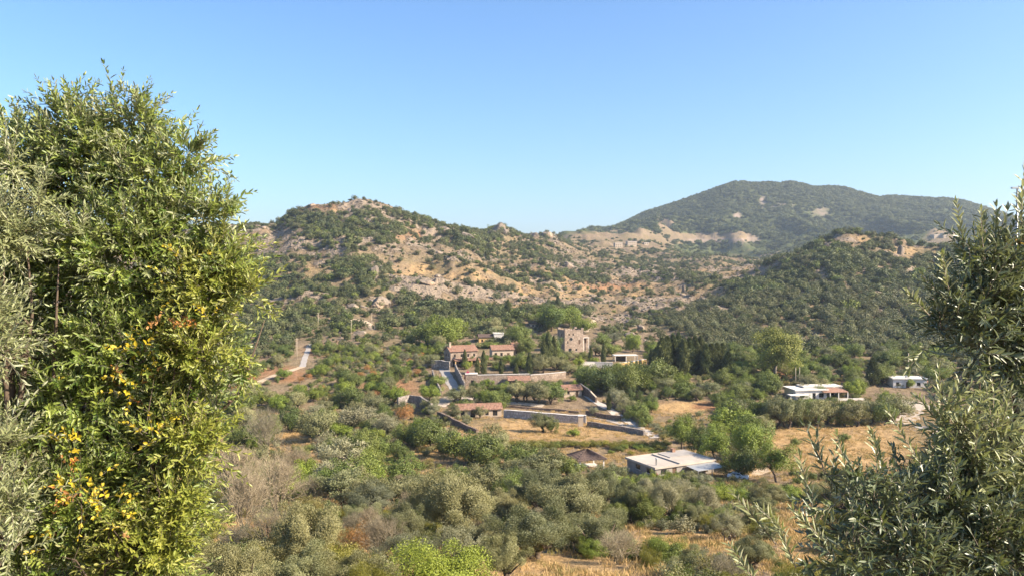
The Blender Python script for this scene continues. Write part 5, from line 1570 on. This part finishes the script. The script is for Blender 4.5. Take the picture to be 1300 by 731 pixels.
scrubs += [crown_mesh('spiny_bush', 990 + i, M['umber'], nleaf=500, L=0.30, W=0.12, nclump=14, clump_r=0.42, **SCR)[0] for i in range(2)]

sr = np.random.default_rng(99)
def scrub_density(px, py, x, y):
    """how thick the scrub stands, from dark and bare patches on the hills"""
    cl = fbm(x / 42, y / 42, 71, 3)
    d = np.full_like(px, 0.36)
    # left hill
    for cx, cy, rx, ry, v in ((435, 298, 75, 20, 0.95), (520, 292, 60, 24, 0.72), (395, 375, 90, 42, 0.78), (500, 400, 90, 20, 0.6), (470, 350, 30, 20, 0.9), (590, 300, 60, 16, 0.65), (350, 275, 40, 10, 0.95), (640, 410, 130, 16, 0.68),
                              (355, 340, 40, 18, 0.9), (670, 320, 40, 14, 0.6), (720, 355, 45, 10, 0.75), (700, 395, 60, 10, 0.55), (340, 420, 60, 30, 0.6), (450, 425, 80, 16, 0.5), (560, 380, 50, 10, 0.6)):
        w = ell(px, py, cx, cy, rx, ry, 0.4)
        d = np.where((px < 830) & (y < 1450), d * (1 - w) + v * w, d)
    for cx, cy, rx, ry, v in ((350, 308, 36, 22, 0.06), (420, 264, 48, 8, 0.10), (470, 262, 30, 6, 0.15), (545, 348, 60, 16, 0.14), (395, 345, 22, 10, 0.2), (690, 375, 95, 18, 0.16), (530, 300, 26, 6, 0.2), (775, 400, 40, 14, 0.12), (610, 345, 50, 14, 0.22), (740, 330, 22, 12, 0.2), (530, 312, 30, 6, 0.2)):
        w = ell(px, py, cx, cy, rx, ry, 0.4)
        d = np.where((px < 860) & (y < 1450) & (y > 420), d * (1 - w) + v * w, d)
    d = np.where((y > 855) & (y < 960) & (px > 395) & (px < 485), 0.10, d)
    # saddle and right hill
    r = np.clip((px - 850) / 60, 0, 1) * (py > 290)
    hill = 0.84 - 0.34 * np.clip((py - 380) / 40, 0, 1)
    saddle = np.maximum(ell(px, py, 840, 378, 90, 18, 0.3), ell(px, py, 930, 346, 45, 12, 0.3))
    d = np.where(y < 1000, d * (1 - r) + hill * r, d)
    d = np.where((y > 480) & (y < 1300), d * (1 - saddle) + 0.10 * saddle, d)
    for cx, cy, rx, ry, v in ((1085, 304, 26, 6, 0.08), (1160, 322, 30, 7, 0.08), (1045, 352, 12, 6, 0.2), (880, 400, 30, 5, 0.4)):
        w = ell(px, py, cx, cy, rx, ry, 0.4)
        d = np.where(y < 1000, d * (1 - w) + v * w, d)
    return np.clip(d + cl * 0.55 * (d > 0.12), 0, 1)

# hills
n = 150000
yy = np.sqrt(sr.uniform(372 ** 2, 1420 ** 2, n))
uu = sr.uniform(-0.72, 0.74, n)
xx = uu * yy
zz = ground_z(xx, yy)
px, py = project(xx, yy, zz)
front = py <= np.array([1e9]) 
dn = scrub_density(px, py, xx, yy)
keep = sr.random(n) < (dn * np.where(dn > 0.5, 0.44, 0.52) + 0.13)
keep &= ~((yy < 430) & (px > 575) & (px < 845) & (sr.random(n) < 0.35))
for cx_, cy_, cr_ in ((635, 1050, 14), (648, 1060, 10), (695, 1300, 14), (456, 900, 9)):
    keep &= ((xx - (cx_ - 650) / F_PX * cy_) ** 2 + (yy - cy_) ** 2) > cr_ ** 2
for f in FIELDS[11:16]:
    keep &= ~np.array([bool(k) and inside(a, b, f) for k, a, b in zip(keep, px, py)])
xx, yy, zz, px, py, dn = (a[keep] for a in (xx, yy, zz, px, py, dn))
m = len(xx)
size = sr.uniform(0.9, 2.7, m) * (0.7 + 0.6 * dn) * np.where(sr.random(m) < 0.4, 0.45, 1.0)
size = size * np.where((dn > 0.5), 1.35, 1.0)
ol = ((px > 850) & (py > 375) & (yy < 700) & (sr.random(m) < 0.6)) | (sr.random(m) < 0.12)
size = np.where(ol, sr.uniform(2.0, 3.3, m), size)
idx = np.where(ol, 5 + sr.integers(0, 3, m), np.where(sr.random(m) < 0.15, 8 + sr.integers(0, 2, m), sr.integers(0, 5, m)))
tiny = sr.random(m) < np.where(dn < 0.3, 0.72, 0.25)
size = np.where(tiny, sr.uniform(0.35, 0.95, m), size)
idx = np.where(tiny & (sr.random(m) < 0.45), 10 + sr.integers(0, 2, m), idx)
print('SCRUB', m)
scatter('hillside_scrub', np.stack([xx, yy, zz - 0.15], -1), size, sr.uniform(0, 6.28, m), idx, scrubs, 'dark evergreen scrub scattered thickly over the rocky hills', size * sr.uniform(0.75, 1.15, m))

# far mountain woods
n = 52000
yy = np.sqrt(sr.uniform(1400 ** 2, 2950 ** 2, n))
xx = sr.uniform(-0.30, 0.74, n) * yy
zz = ground_z(xx, yy)
px, py = project(xx, yy, zz)
bare = np.zeros(n)
for e in ((880, 302, 55, 6), (845, 288, 12, 14), (800, 306, 60, 13), (935, 302, 26, 6), (1195, 300, 22, 12), (936, 274, 6, 5), (968, 256, 4, 8), (990, 261, 16, 3.0), (1042, 270, 11, 6), (955, 304, 10, 5)):
    bare = np.maximum(bare, ell(px, py, *e))
den = np.where(yy > 1900, 0.92, 0.45) * (1 - 0.85 * bare) + 0.5 * fbm(xx / 160, yy / 160, 5, 3)
keep = sr.random(n) < den
xx, yy, zz = xx[keep], yy[keep], zz[keep]
m = len(xx)
size = sr.uniform(3.0, 7.5, m) * np.where(yy < 1900, 0.6, 1.0)
scatter('mountain_woods', np.stack([xx, yy, zz - 1.0], -1), size, sr.uniform(0, 6.28, m), sr.integers(0, 5, m), scrubs[:5], 'dark woodland covering the far mountain', size * 0.75)

# undergrowth and small bushes between the valley trees
n = 19000
yy = np.sqrt(sr.uniform(34 ** 2, 400 ** 2, n))
xx = sr.uniform(-0.95, 0.80, n) * yy
zz = ground_z(xx, yy)
px, py = project(xx, yy, zz)
cl = fbm(xx / 14, yy / 14, 33, 3)
keep = (sr.random(n) < np.clip(0.62 + cl * 1.3, 0.05, 1)) & (px > -400)
for f in FIELDS:
    keep &= ~np.array([bool(k) and inside(a, b, f) for k, a, b in zip(keep, px, py)])
xx, yy, zz, px = xx[keep], yy[keep], zz[keep], px[keep]
m = len(xx)
und = [crown_mesh('low_bush', 1200 + i, M[k], nleaf=2200, L=0.15, W=0.055, nclump=18, clump_r=0.36, **SCR)[0] for i, k in enumerate(('green', 'olive', 'green', 'scrub', 'weeds', 'olive', 'olive_pale'))]
size = sr.uniform(0.35, 1.25, m) * np.where((px < 200) | (px > 1330), 2.0, 1.0)
scatter('undergrowth', np.stack([xx, yy, zz - 0.08], -1), size, sr.uniform(0, 6.28, m), sr.integers(0, len(und), m), und, 'low shrubs and weeds between the valley trees')

# dry grass on the near clearings
def tuft(seed, mat, n=60, h=0.5):
    rg = np.random.default_rng(seed)
    pos = np.stack([rg.normal(size=n) * 0.35, rg.normal(size=n) * 0.35, np.zeros(n) - 0.02], -1)
    d = unit(np.stack([rg.normal(size=n) * 0.45, rg.normal(size=n) * 0.45, np.ones(n)], -1))
    v, q = leaves_quads(pos, d, unit(rg.normal(size=(n, 3))), h * rg.uniform(0.5, 1.2, n), 0.035 * rg.uniform(0.7, 1.4, n))
    return np_mesh('grass_tuft', v, q, mat, np.repeat(rg.random(n), 4))
tufts = [tuft(i, M['straw']) for i in range(4)] + [tuft(9, M['weeds'])]
n = 26000
yy = np.sqrt(sr.uniform(30 ** 2, 260 ** 2, n))
xx = sr.uniform(-0.45, 0.62, n) * yy
keep = sr.random(n) < np.clip(150 / yy, 0, 1) * np.clip(0.7 + fbm(xx / 6, yy / 6, 44, 2), 0.1, 1)
xx, yy = xx[keep], yy[keep]
zz = ground_z(xx, yy)
m = len(xx)
scatter('dry_grass', np.stack([xx, yy, zz], -1), sr.uniform(0.6, 1.5, m), sr.uniform(0, 6.28, m), np.where(sr.random(m) < 0.12, 4, sr.integers(0, 4, m)), tufts, 'straw-coloured dry grass on the clearings')

# ---------------------------------------------------------------- boulders
def rock_mesh(name, seed, sub=3):
    import bmesh
    bm = bmesh.new()
    bmesh.ops.create_icosphere(bm, subdivisions=sub, radius=1.0)
    rg = np.random.default_rng(seed)
    co = np.array([v.co[:] for v in bm.verts])
    planes = unit(rg.normal(size=(13, 3)))
    off = rg.uniform(0.55, 0.95, 13)
    for p, o in zip(planes, off):                      # chop flat faces off
        d = co @ p
        co = co - np.maximum(d - o, 0)[:, None] * p * 0.9
    co *= (1 + 0.22 * fbm(co[:, 0] * 2.3 + seed, co[:, 1] * 2.3 + co[:, 2] * 1.7, seed, 4) - 0.16 * np.clip(ridged(co[:, 0] * 1.9 + co[:, 2] * 1.1, co[:, 1] * 1.9 - co[:, 2] * 2.3 + seed, seed + 4, 3) - 0.5, 0, 1))[:, None]
    for v, c in zip(bm.verts, co):
        v.co = c
    me = bpy.data.meshes.new(name)
    bm.to_mesh(me)
    bm.free()
    me.materials.append(M['boulder'])
    return me
rocks = [rock_mesh('boulder', 60 + i, 4) for i in range(6)]
BOUL = [(481, 390, 30, 16, 'big pale boulder above the tan track end'), (446, 392, 18, 9, 'grey boulder beside the big pale one above the track'), (474, 352, 13, 20, 'upright shadowed rock block on the left hill'), (483, 342, 12, 9, 'pale flat rock beside the upright block'),
        (540, 363, 28, 9, 'wide low rock slab on the tan slope'), (552, 360, 9, 10, 'small upright stone at the end of the wide slab'), (590, 302, 26, 9, 'long tilted rock rib under the ridge'), (566, 296, 16, 8, 'rock on the ridge left of the crag'),
        (1145, 325, 9, 18, 'pale standing rock on the bare top of the right hill'), (868, 372, 5, 16, 'dark standing rock at the end of the field terrace'), (540, 412, 20, 9, 'grey rock bank above the hamlet trees'), (600, 305, 14, 10, 'grey block below the long rib'),
        (634, 295, 19, 15, 'pointed grey crag on the skyline saddle'), (642, 299, 13, 11, 'lower shoulder of the pointed crag'), (625, 299, 14, 10, 'dark foot of the pointed crag'), (695, 302, 16, 11, 'rounded rock head on the low skyline'), (678, 302, 16, 8, 'small rock head beside the rounded one'),
        (456, 257, 8, 5, 'rock cap on the highest point of the left hill'), (466, 257, 7, 4, 'second rock cap on the left hill top'), (395, 262, 12, 5, 'rock edge on the left shoulder of the hill'), (419, 284, 7, 9, 'pale rock face on the left hill'), (700, 345, 14, 8, 'rounded pale outcrop above the tan valley'),
        (722, 340, 16, 10, 'broad pale outcrop above the tan valley'), (701, 392, 8, 9, 'stone lump on the tan valley floor'), (735, 402, 14, 8, 'grey rock patch above the tower house'), (800, 412, 16, 8, 'pale scree block right of the tower house'), (815, 420, 12, 10, 'leaning pale scree block right of the tower house')]
for i, (px_, py_, w_, h_, lab) in enumerate(BOUL):
    p = hit(px_, py_, 300)
    m_ = p.y / F_PX
    o = link(bpy.data.objects.new('boulder', rocks[i % 6]))
    o.location = (p.x, p.y + w_ * m_ * 0.3, p.z + h_ * m_ * 0.18)
    o.scale = (w_ * m_ * 0.5, w_ * m_ * 0.45, h_ * m_ * 0.62)
    o.rotation_euler = (0, 0, i * 1.7)
    tag(o, lab, 'boulder', 'boulders on the hills')
n = 34000
yy = np.sqrt(sr.uniform(420 ** 2, 1400 ** 2, n))
xx = sr.uniform(-0.72, 0.72, n) * yy
zz = ground_z(xx, yy)
px, py = project(xx, yy, zz)
rk = np.clip(0.28 + fbm(xx / 40, yy / 40, 51, 4) * 0.8 + (ridged(xx / 75, yy / 75, 3, 4) - 0.45) * 0.5, 0, 1)
for e in ((350, 310, 35, 22), (480, 385, 22, 10), (475, 340, 14, 12), (545, 355, 30, 8), (640, 292, 18, 9), (700, 300, 20, 8), (575, 325, 34, 8), (720, 335, 30, 10), (860, 385, 50, 8), (800, 405, 25, 10), (740, 385, 40, 10)):
    rk = np.maximum(rk, 0.9 * ell(px, py, *e))
keep = sr.random(n) < rk * 0.8
xx, yy, zz = xx[keep], yy[keep], zz[keep]
m = len(xx)
size = np.exp(sr.normal(size=m) * 0.55) * 0.9
scatter('scattered_rocks', np.stack([xx, yy, zz], -1), size, sr.uniform(0, 6.28, m), sr.integers(0, 5, m), [rock_mesh('stone', 80 + i, 3) for i in range(5)], 'grey and tan stones scattered over the rocky slopes', size * 0.65)
# ---------------------------------------------------------------- the trees right in front of the viewpoint, leaf by leaf
def leaf2(name, top_a, top_b, under, trans=0.22, gloss=0.5, rough=0.42):
    """two-sided leaf: darker glossy face, pale underside"""
    t = NT(name)
    ti = t.attr('tint')
    face = t.mix(ti, top_a, top_b)
    back = t.n('ShaderNodeNewGeometry').outputs['Backfacing']
    col = t.mix(back, face, t.mix(0.6, face, under))
    p = t.n('ShaderNodeBsdfPrincipled', {'Base Color': col, 'Roughness': rough, 'Specular IOR Level': gloss})
    tr = t.n('ShaderNodeBsdfTranslucent', {'Color': t.mix(0.5, col, (0.36, 0.40, 0.06))})
    mx = t.n('ShaderNodeMixShader', {0: trans, 1: p.outputs[0], 2: tr.outputs[0]})
    t.t.links.new(mx.outputs[0], t.out.inputs[0])
    return t.m
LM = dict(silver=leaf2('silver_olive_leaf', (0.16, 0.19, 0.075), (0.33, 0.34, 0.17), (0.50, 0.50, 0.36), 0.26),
          green=leaf2('green_lance_leaf', (0.055, 0.115, 0.016), (0.31, 0.355, 0.075), (0.40, 0.44, 0.24), 0.27),
          lime=leaf2('yellow_green_leaf', (0.16, 0.21, 0.03), (0.37, 0.37, 0.07), (0.40, 0.38, 0.16), 0.32),
          yellow=leaf2('autumn_yellow_leaf', (0.46, 0.33, 0.02), (0.66, 0.54, 0.05), (0.6, 0.48, 0.10), 0.35, 0.3),
          orange=leaf2('autumn_orange_leaf', (0.34, 0.13, 0.035), (0.55, 0.27, 0.08), (0.5, 0.3, 0.15), 0.3, 0.3),
          dark=leaf2('shaded_olive_leaf', (0.055, 0.085, 0.040), (0.155, 0.18, 0.09), (0.30, 0.33, 0.25), 0.16, 0.6, 0.38))  # darkened olive leaf: the crown's own shade is put into the colour

def at(px, py, Y):
    ux, sz = ray(px, py)
    return np.array([ux * Y, Y, sz * Y])

def leaf_blades(pos, d, nrm, L, W, fold=0.18):
    """pointed lance leaf, folded along its midrib: six corners, two faces"""
    d = unit(d)
    s = unit(np.cross(d, nrm))
    n = np.cross(s, d)
    L, W = L[:, None], W[:, None]
    tip = pos + d * L - n * L * 0.06
    up = n * W * fold
    v = np.stack([pos, pos + d * L * 0.30 + s * W * 0.46 + up, pos + d * L * 0.66 + s * W * 0.40 + up, tip,
                  pos + d * L * 0.66 - s * W * 0.40 + up, pos + d * L * 0.30 - s * W * 0.46 + up], 1).reshape(-1, 3)
    k = np.arange(len(pos))[:, None] * 6
    q = np.concatenate([k + np.array([[0, 1, 2, 3]]), k + np.array([[0, 3, 4, 5]])], 1).reshape(-1, 4)
    return v, q

def twig_leaves(rg, base, dirs, length, pairs, L, W, ang=0.75, bend=0.25, grav=-0.1):
    """leaves set in crossed pairs along bending twigs; returns leaf arrays and the twig lines"""
    n = len(base)
    t = (np.arange(pairs) + 0.6) / pairs
    side0 = unit(np.cross(dirs, rg.normal(size=(n, 3))))
    bendv = side0 * rg.uniform(-1, 1, (n, 1)) * bend + np.array([0, 0, grav])
    P, D, N, S = [], [], [], []
    for i in range(pairs):
        p = base + dirs * (length * t[i])[:, None] + bendv * (length * t[i] ** 2)[:, None]
        dd = unit(dirs + bendv * 2 * t[i])
        s = unit(np.cross(dd, side0) if i % 2 else np.cross(dd, np.cross(dd, side0)))
        for sg in (-1, 1):
            a = ang * rg.uniform(0.6, 1.3, (n, 1))
            P.append(p)
            D.append(dd * np.cos(a) + s * sg * np.sin(a) + rg.normal(size=(n, 3)) * 0.14)
            N.append(unit(np.cross(s, dd) * sg * 0.0 + dd * np.sin(a) - s * sg * np.cos(a) * 0.7 + np.array([0, 0, 0.55]) + rg.normal(size=(n, 3)) * 0.25))
            S.append(np.full(n, 1.0 - 0.45 * t[i] ** 3))
    tipd = unit(dirs + bendv * 2)
    P.append(base + dirs * length[:, None] + bendv * length[:, None])
    D.append(tipd)
    N.append(unit(np.cross(tipd, side0)))
    S.append(np.full(n, 0.6))
    K = len(P)
    P, D, N, S = np.concatenate(P), np.concatenate(D), np.concatenate(N), np.concatenate(S)
    ls = L * S * rg.uniform(0.75, 1.2, len(P))
    ws = W * (0.4 + 0.6 * S) * rg.uniform(0.8, 1.2, len(P))
    ends = base + dirs * length[:, None] + bendv * length[:, None]
    mids = base + dirs * (length * 0.5)[:, None] + bendv * (length * 0.25)[:, None]
    return P, D, N, ls, ws, K, (base, mids, ends)

def stems_mesh(name, lines, r0, mat):
    a, b, c = lines
    n = len(a)
    vs = []
    for p, r in ((a, r0), (b, r0 * 0.7), (c, r0 * 0.25)):
        for off in ((1, 0, 0), (-0.5, 0.6, 0.6), (-0.5, -0.6, -0.6)):
            vs.append(p + np.array(off) * r)
    v = np.stack(vs, 1).reshape(-1, 3)
    q = []
    for lvl in (0, 3):
        for k in range(3):
            q.append([lvl + k, lvl + (k + 1) % 3, lvl + 3 + (k + 1) % 3, lvl + 3 + k])
    q = (np.arange(n)[:, None, None] * 9 + np.array(q)[None]).reshape(-1, 4)
    return np_mesh(name, v, q, mat)

def lobes_twigs(rg, lobes, n, inner=0.35, updir=0.35, rand=0.45, shrink=0.0):
    """twig bases and directions over the surface of a crown made of round lobes (centre, radius)"""
    C = np.array([l[0] for l in lobes])
    R = np.array([l[1] for l in lobes])
    R = np.maximum(R - shrink, R * 0.25)
    w = R ** 2 * np.array([l[2] if len(l) > 2 else 1.0 for l in lobes])
    idx = rg.choice(len(lobes), n, p=w / w.sum())
    d = unit(rg.normal(size=(n, 3)) + np.array([0.1, -0.45, 0.15]))
    base = C[idx] + d * (R[idx] * rg.uniform(inner, 0.92, n))[:, None]
    td = unit(d * 0.75 + np.array([0, 0, updir]) + rg.normal(size=(n, 3)) * rand)
    return base, td

def front_tree(name, label, cat, lobes, foot, groups, seed, limb_r=0.05, bark='bark', singles=0, leafname='leaf', grav=-0.1):
    """groups: (material key, twigs, twig length, pairs, leaf length, leaf width, lobes or None)"""
    rg = np.random.default_rng(seed)
    root = empty(name, foot)
    F = np.array(foot)
    tr = MB()
    cm = np.mean([l[0] for l in lobes], 0)
    fork = np.array([cm[0] * 0.5, (cm[1] - F[1]) * 0.5, (cm[2] - F[2]) * 0.35]) if False else (cm - F) * np.array([0.35, 0.35, 0.4])
    tr.tube([(0, 0, -0.4), tuple(fork * 0.5 + rg.normal(size=3) * 0.04), tuple(fork)], [limb_r * 2.0, limb_r * 1.7, limb_r * 1.4], 8)
    tr.build('trunk', M[bark], root, True)
    for l in lobes:
        e = l[0] - F
        pts = [fork * 0.85]
        for t in (0.3, 0.55, 0.8, 1.0):
            pts.append(fork + (e - fork) * t * 0.92 + np.array([0, 0, -0.10 * math.sin(t * 3.1)]) + rg.normal(size=3) * 0.05)
        MB().tube([tuple(q_) for q_ in pts], [limb_r * 0.8, limb_r * 0.55, limb_r * 0.4, limb_r * 0.22, limb_r * 0.06], 6).build('branch', M[bark], root, True)
        for _ in range(5):
            a0 = pts[2] + (pts[3] - pts[2]) * rg.random()
            b0 = a0 + unit(rg.normal(size=3) + np.array([0, 0, 0.4])) * l[1] * 0.6
            MB().tube([tuple(a0), tuple((a0 + b0) / 2 + rg.normal(size=3) * 0.03), tuple(b0)], [limb_r * 0.22, limb_r * 0.13, limb_r * 0.04], 5).build('branchlet', M[bark], root, True)
    for gi, (mk, n, tl, pairs, L, W, lb) in enumerate(groups):
        base, td = lobes_twigs(rg, lb or lobes, n, shrink=tl * 0.55)
        ln = tl * rg.uniform(0.6, 1.3, n)
        P, D, N, ls, ws, K, lines = twig_leaves(rg, base, td, ln, pairs, L, W, grav=grav)
        tn = np.clip(np.tile(rg.random(n) * 0.5, K) + rg.random(n * K) * 0.5, 0, 1)
        pick = np.zeros(len(P), bool)
        if singles and gi == 0:                       # the leaves that show largest stand as parts of their own
            X, Z = P[:, 0] / P[:, 1], P[:, 2] / P[:, 1]
            inv = (np.abs(X) < 0.63) & (np.abs(Z) < 0.36)
            score = np.where(inv, P[:, 1], 1e9)
            pick[np.argsort(score)[:singles]] = True
        v, q = leaf_blades(P[~pick] - F, D[~pick], N[~pick], ls[~pick], ws[~pick])
        fo = link(bpy.data.objects.new('foliage', np_mesh('foliage', v, q, LM[mk], np.repeat(tn[~pick], 6))), root)
        fo['kind'] = 'stuff'
        so = link(bpy.data.objects.new('twigs', stems_mesh('twigs', tuple(x - F for x in lines), 0.0022, M['bark_grey'])), root)
        so['kind'] = 'stuff'
        if pick.any():
            one = []
            for k in range(3):
                v, q = leaf_blades(np.zeros((1, 3)), np.array([[0, 1.0, 0]]), np.array([[0, 0, 1.0]]), np.array([1.0]), np.array([W / L]) * (0.9 + 0.1 * k))
                one.append(np_mesh('leaf', v, q, LM[mk], np.full(6, 0.2 + 0.3 * k)))
            for j in np.nonzero(pick)[0]:
                d = Vector(unit(D[j]))
                s = d.cross(Vector(N[j])).normalized()
                nn = s.cross(d)
                o = bpy.data.objects.new(leafname, one[j % 3])
                mt = Matrix((s, d, nn)).transposed().to_4x4()
                o.matrix_local = Matrix.Translation(Vector(P[j] - F)) @ mt @ Matrix.Scale(float(ls[j]), 4)
                link(o, root)
    return tag(root, label, cat)

def lob(px, py, r, Y, w=1.0):
    return (at(px, py, Y), r / F_PX * Y, w)

# the large green tree on the left
big = [lob(120, 215, 92, 5.9), lob(40, 260, 95, 5.9), lob(190, 235, 70, 5.7), lob(235, 285, 66, 5.6), lob(160, 330, 105, 5.5), lob(262, 350, 58, 5.5), lob(60, 380, 100, 5.6), lob(250, 420, 60, 5.4), lob(160, 450, 95, 5.3),
       lob(240, 505, 62, 5.3), lob(90, 520, 100, 5.2), lob(200, 580, 82, 5.2), lob(110, 640, 90, 5.0), lob(225, 650, 52, 5.2), lob(180, 730, 80, 5.0), lob(60, 720, 80, 4.9), lob(-60, 300, 110, 6.0, 0.4), lob(-80, 500, 120, 5.6, 0.3), lob(-60, 700, 110, 5.2, 0.3),
       lob(175, 165, 54, 5.8, 1.2), lob(235, 200, 46, 5.7, 1.2), lob(90, 160, 50, 5.9, 1.2), lob(275, 275, 46, 5.5, 1.2), lob(295, 350, 44, 5.4, 1.1), lob(285, 440, 40, 5.3, 1.1), lob(285, 530, 36, 5.2, 1.0), lob(20, 190, 60, 6.0, 1.0), lob(140, 135, 30, 5.8, 1.3), lob(312, 368, 36, 5.3, 0.9), lob(318, 300, 22, 5.4, 0.8), lob(308, 470, 30, 5.25, 0.9), lob(345, 388, 14, 5.25, 0.5)]
ycl = [lob(172, 485, 40, 5.0), lob(225, 365, 40, 5.15, 0.35), lob(88, 562, 34, 4.75), lob(105, 625, 40, 4.6), lob(160, 665, 34, 4.6), lob(140, 640, 36, 4.6, 0.7), lob(238, 330, 30, 5.15, 0.25), lob(30, 475, 22, 4.95, 0.6), lob(195, 550, 34, 4.85), lob(55, 500, 24, 4.95, 0.6), lob(262, 410, 34, 5.05, 0.6), lob(182, 440, 34, 5.0), lob(70, 690, 34, 4.5, 0.6), lob(20, 350, 18, 5.2, 0.5)]
ocl = [lob(150, 500, 50, 5.0), lob(110, 600, 46, 4.8), lob(215, 400, 46, 5.1), lob(60, 660, 40, 4.7), lob(30, 345, 30, 5.3)]
limec = [lob(262, 370, 62, 5.35), lob(285, 320, 40, 5.4), lob(250, 450, 60, 5.2), lob(240, 560, 60, 5.1), lob(190, 690, 80, 4.95), lob(300, 460, 34, 5.25), lob(230, 640, 55, 5.0), lob(318, 375, 40, 5.25), lob(295, 540, 30, 5.2)]
gz = float(ground_z(-2.9, 5.6)[0])
front_tree('wild_tree', 'large bushy green tree with yellowing leaves covering the edge of the view', 'tree', big, (-2.9, 5.6, gz),
           [('green', 3500, 0.25, 8, 0.068, 0.0180, None), ('lime', 600, 0.25, 8, 0.064, 0.0165, limec), ('silver', 650, 0.24, 8, 0.064, 0.0150, big[:7] + big[19:27]), ('orange', 14, 0.16, 4, 0.042, 0.020, ocl)], 11, 0.05, singles=280)
gz = float(ground_z(-2.0, 4.9)[0])
front_tree('climbing_shrub', 'yellow-leaved shrub growing through the large bushy green tree', 'shrub', ycl, (-2.3, 5.0, gz), [('yellow', 80, 0.13, 3, 0.038, 0.020, None), ('orange', 4, 0.13, 3, 0.040, 0.022, None)], 12, 0.018, singles=120)
# silver olive at the very edge, nearer than the green tree
sil = [lob(5, 300, 52, 5.0), lob(45, 260, 40, 5.1), lob(15, 210, 38, 5.2), lob(-40, 420, 70, 4.7), lob(5, 445, 34, 4.5), lob(5, 560, 42, 4.4), lob(12, 640, 42, 4.3), lob(-70, 600, 100, 4.5, 0.4), lob(15, 700, 46, 4.2), lob(95, 300, 32, 5.1, 0.6)]
gz = float(ground_z(-3.3, 4.6)[0])
front_tree('olive_tree', 'silver-leaved olive at the edge of the view beside the large bushy green tree', 'olive tree', sil, (-3.3, 4.7, gz), [('silver', 860, 0.28, 10, 0.060, 0.0125, None)], 13, 0.045, singles=200, grav=-0.02)

# olive on the other side, close to the viewpoint, its lit side turned away
rt = [lob(1270, 415, 85, 3.2), lob(1225, 400, 62, 3.1), lob(1255, 345, 60, 3.2), lob(1295, 330, 55, 3.2), lob(1240, 450, 46, 3.0), lob(1300, 480, 60, 3.2), lob(1350, 400, 110, 3.4, 0.6), lob(1430, 430, 150, 3.5, 0.5), lob(1228, 315, 34, 3.1, 1.2), lob(1296, 275, 30, 3.1, 1.2), lob(1190, 420, 38, 3.05),
      lob(1180, 655, 85, 2.9), lob(1255, 620, 75, 3.0), lob(1110, 650, 62, 2.8), lob(1075, 705, 64, 2.7), lob(1150, 725, 80, 2.7), lob(1260, 705, 90, 2.8), lob(1350, 620, 110, 3.1, 0.5), lob(1055, 635, 38, 2.8), lob(1125, 605, 38, 2.9), lob(1205, 600, 36, 3.0), lob(1285, 560, 34, 3.0), lob(1430, 650, 150, 3.3, 0.4),
      lob(1020, 715, 46, 2.7), lob(1080, 605, 34, 2.8, 1.1), lob(1035, 670, 46, 2.7), lob(1050, 600, 26, 2.8, 1.1)]
lit = [lob(1205, 545, 44, 2.95), lob(1260, 545, 44, 2.95), lob(1230, 600, 50, 2.9), lob(1195, 520, 24, 2.9)]  # sunlit gap in the crown, painted with the paler silver leaf colour
gz = float(ground_z(2.6, 3.4)[0])
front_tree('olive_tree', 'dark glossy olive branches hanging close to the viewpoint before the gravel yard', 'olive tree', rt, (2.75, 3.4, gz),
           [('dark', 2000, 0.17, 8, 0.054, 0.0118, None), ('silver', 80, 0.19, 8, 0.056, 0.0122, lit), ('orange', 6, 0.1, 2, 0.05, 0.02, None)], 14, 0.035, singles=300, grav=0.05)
# loose sprays that stick out against the valley
spr = [(985, 690, 930, 620, 2.6), (1030, 640, 1012, 572, 2.8), (1060, 640, 1036, 655, 2.7), (1225, 330, 1216, 250, 3.1), (1250, 330, 1238, 262, 3.1), (1262, 330, 1265, 255, 3.15), (1296, 300, 1297, 208, 3.1), (1180, 400, 1150, 370, 3.0), (1175, 440, 1150, 470, 3.0), (1080, 620, 1062, 545, 2.8),
       (1120, 590, 1105, 540, 2.85), (1210, 560, 1165, 500, 2.9), (1170, 590, 1120, 515, 2.85), (1240, 560, 1195, 500, 2.9), (1010, 720, 985, 660, 2.6), (1050, 690, 1000, 640, 2.65), (960, 740, 925, 690, 2.6), (1285, 350, 1275, 290, 3.15), (1205, 370, 1190, 320, 3.0), (1000, 680, 960, 640, 2.6)]
A = np.array([at(a, b, Y) for a, b, c, d, Y in spr])
B = np.array([at(c, d, Y - 0.06) for a, b, c, d, Y in spr])
rg = np.random.default_rng(15)
P, D, N, ls, ws, K, lines = twig_leaves(rg, A, unit(B - A), np.linalg.norm(B - A, axis=1) * 0.92, 12, 0.058, 0.0125, 0.6, 0.1, 0.0)
ro = [o for o in COL.objects if o.name.startswith('olive_tree') and o.get('label', '').startswith('dark glossy')][0]
Fv = np.array(ro.location)
v, q = leaf_blades(P - Fv, D, N, ls, ws)
so = link(bpy.data.objects.new('outer_sprays', np_mesh('outer_sprays', v, q, LM['silver'], np.repeat(rg.random(len(P)), 6))), ro)
so['kind'] = 'stuff'
so = link(bpy.data.objects.new('twigs', stems_mesh('twigs', tuple(x - Fv for x in lines), 0.003, M['bark_grey'])), ro)
so['kind'] = 'stuff'
# ---------------------------------------------------------------- haze: one closed box of even air
def haze_box(density):
    t = NT('air')
    v = t.n('ShaderNodeVolumePrincipled', {'Color': (0.68, 0.82, 1.0, 1), 'Density': density, 'Anisotropy': 0.15})
    t.t.links.new(v.outputs[0], t.out.inputs['Volume'])
    zlo, zhi = float(GZ.min()) - 1.0, float(GZ.max()) + 14.0
    w = 14500.0
    o = MB().box(-w, w, -400, 9400, zlo, zhi).build('haze', t.m)
    tag(o, 'thin pale blue haze hanging over the valley', None, None, 'stuff')
haze_box(HAZE)
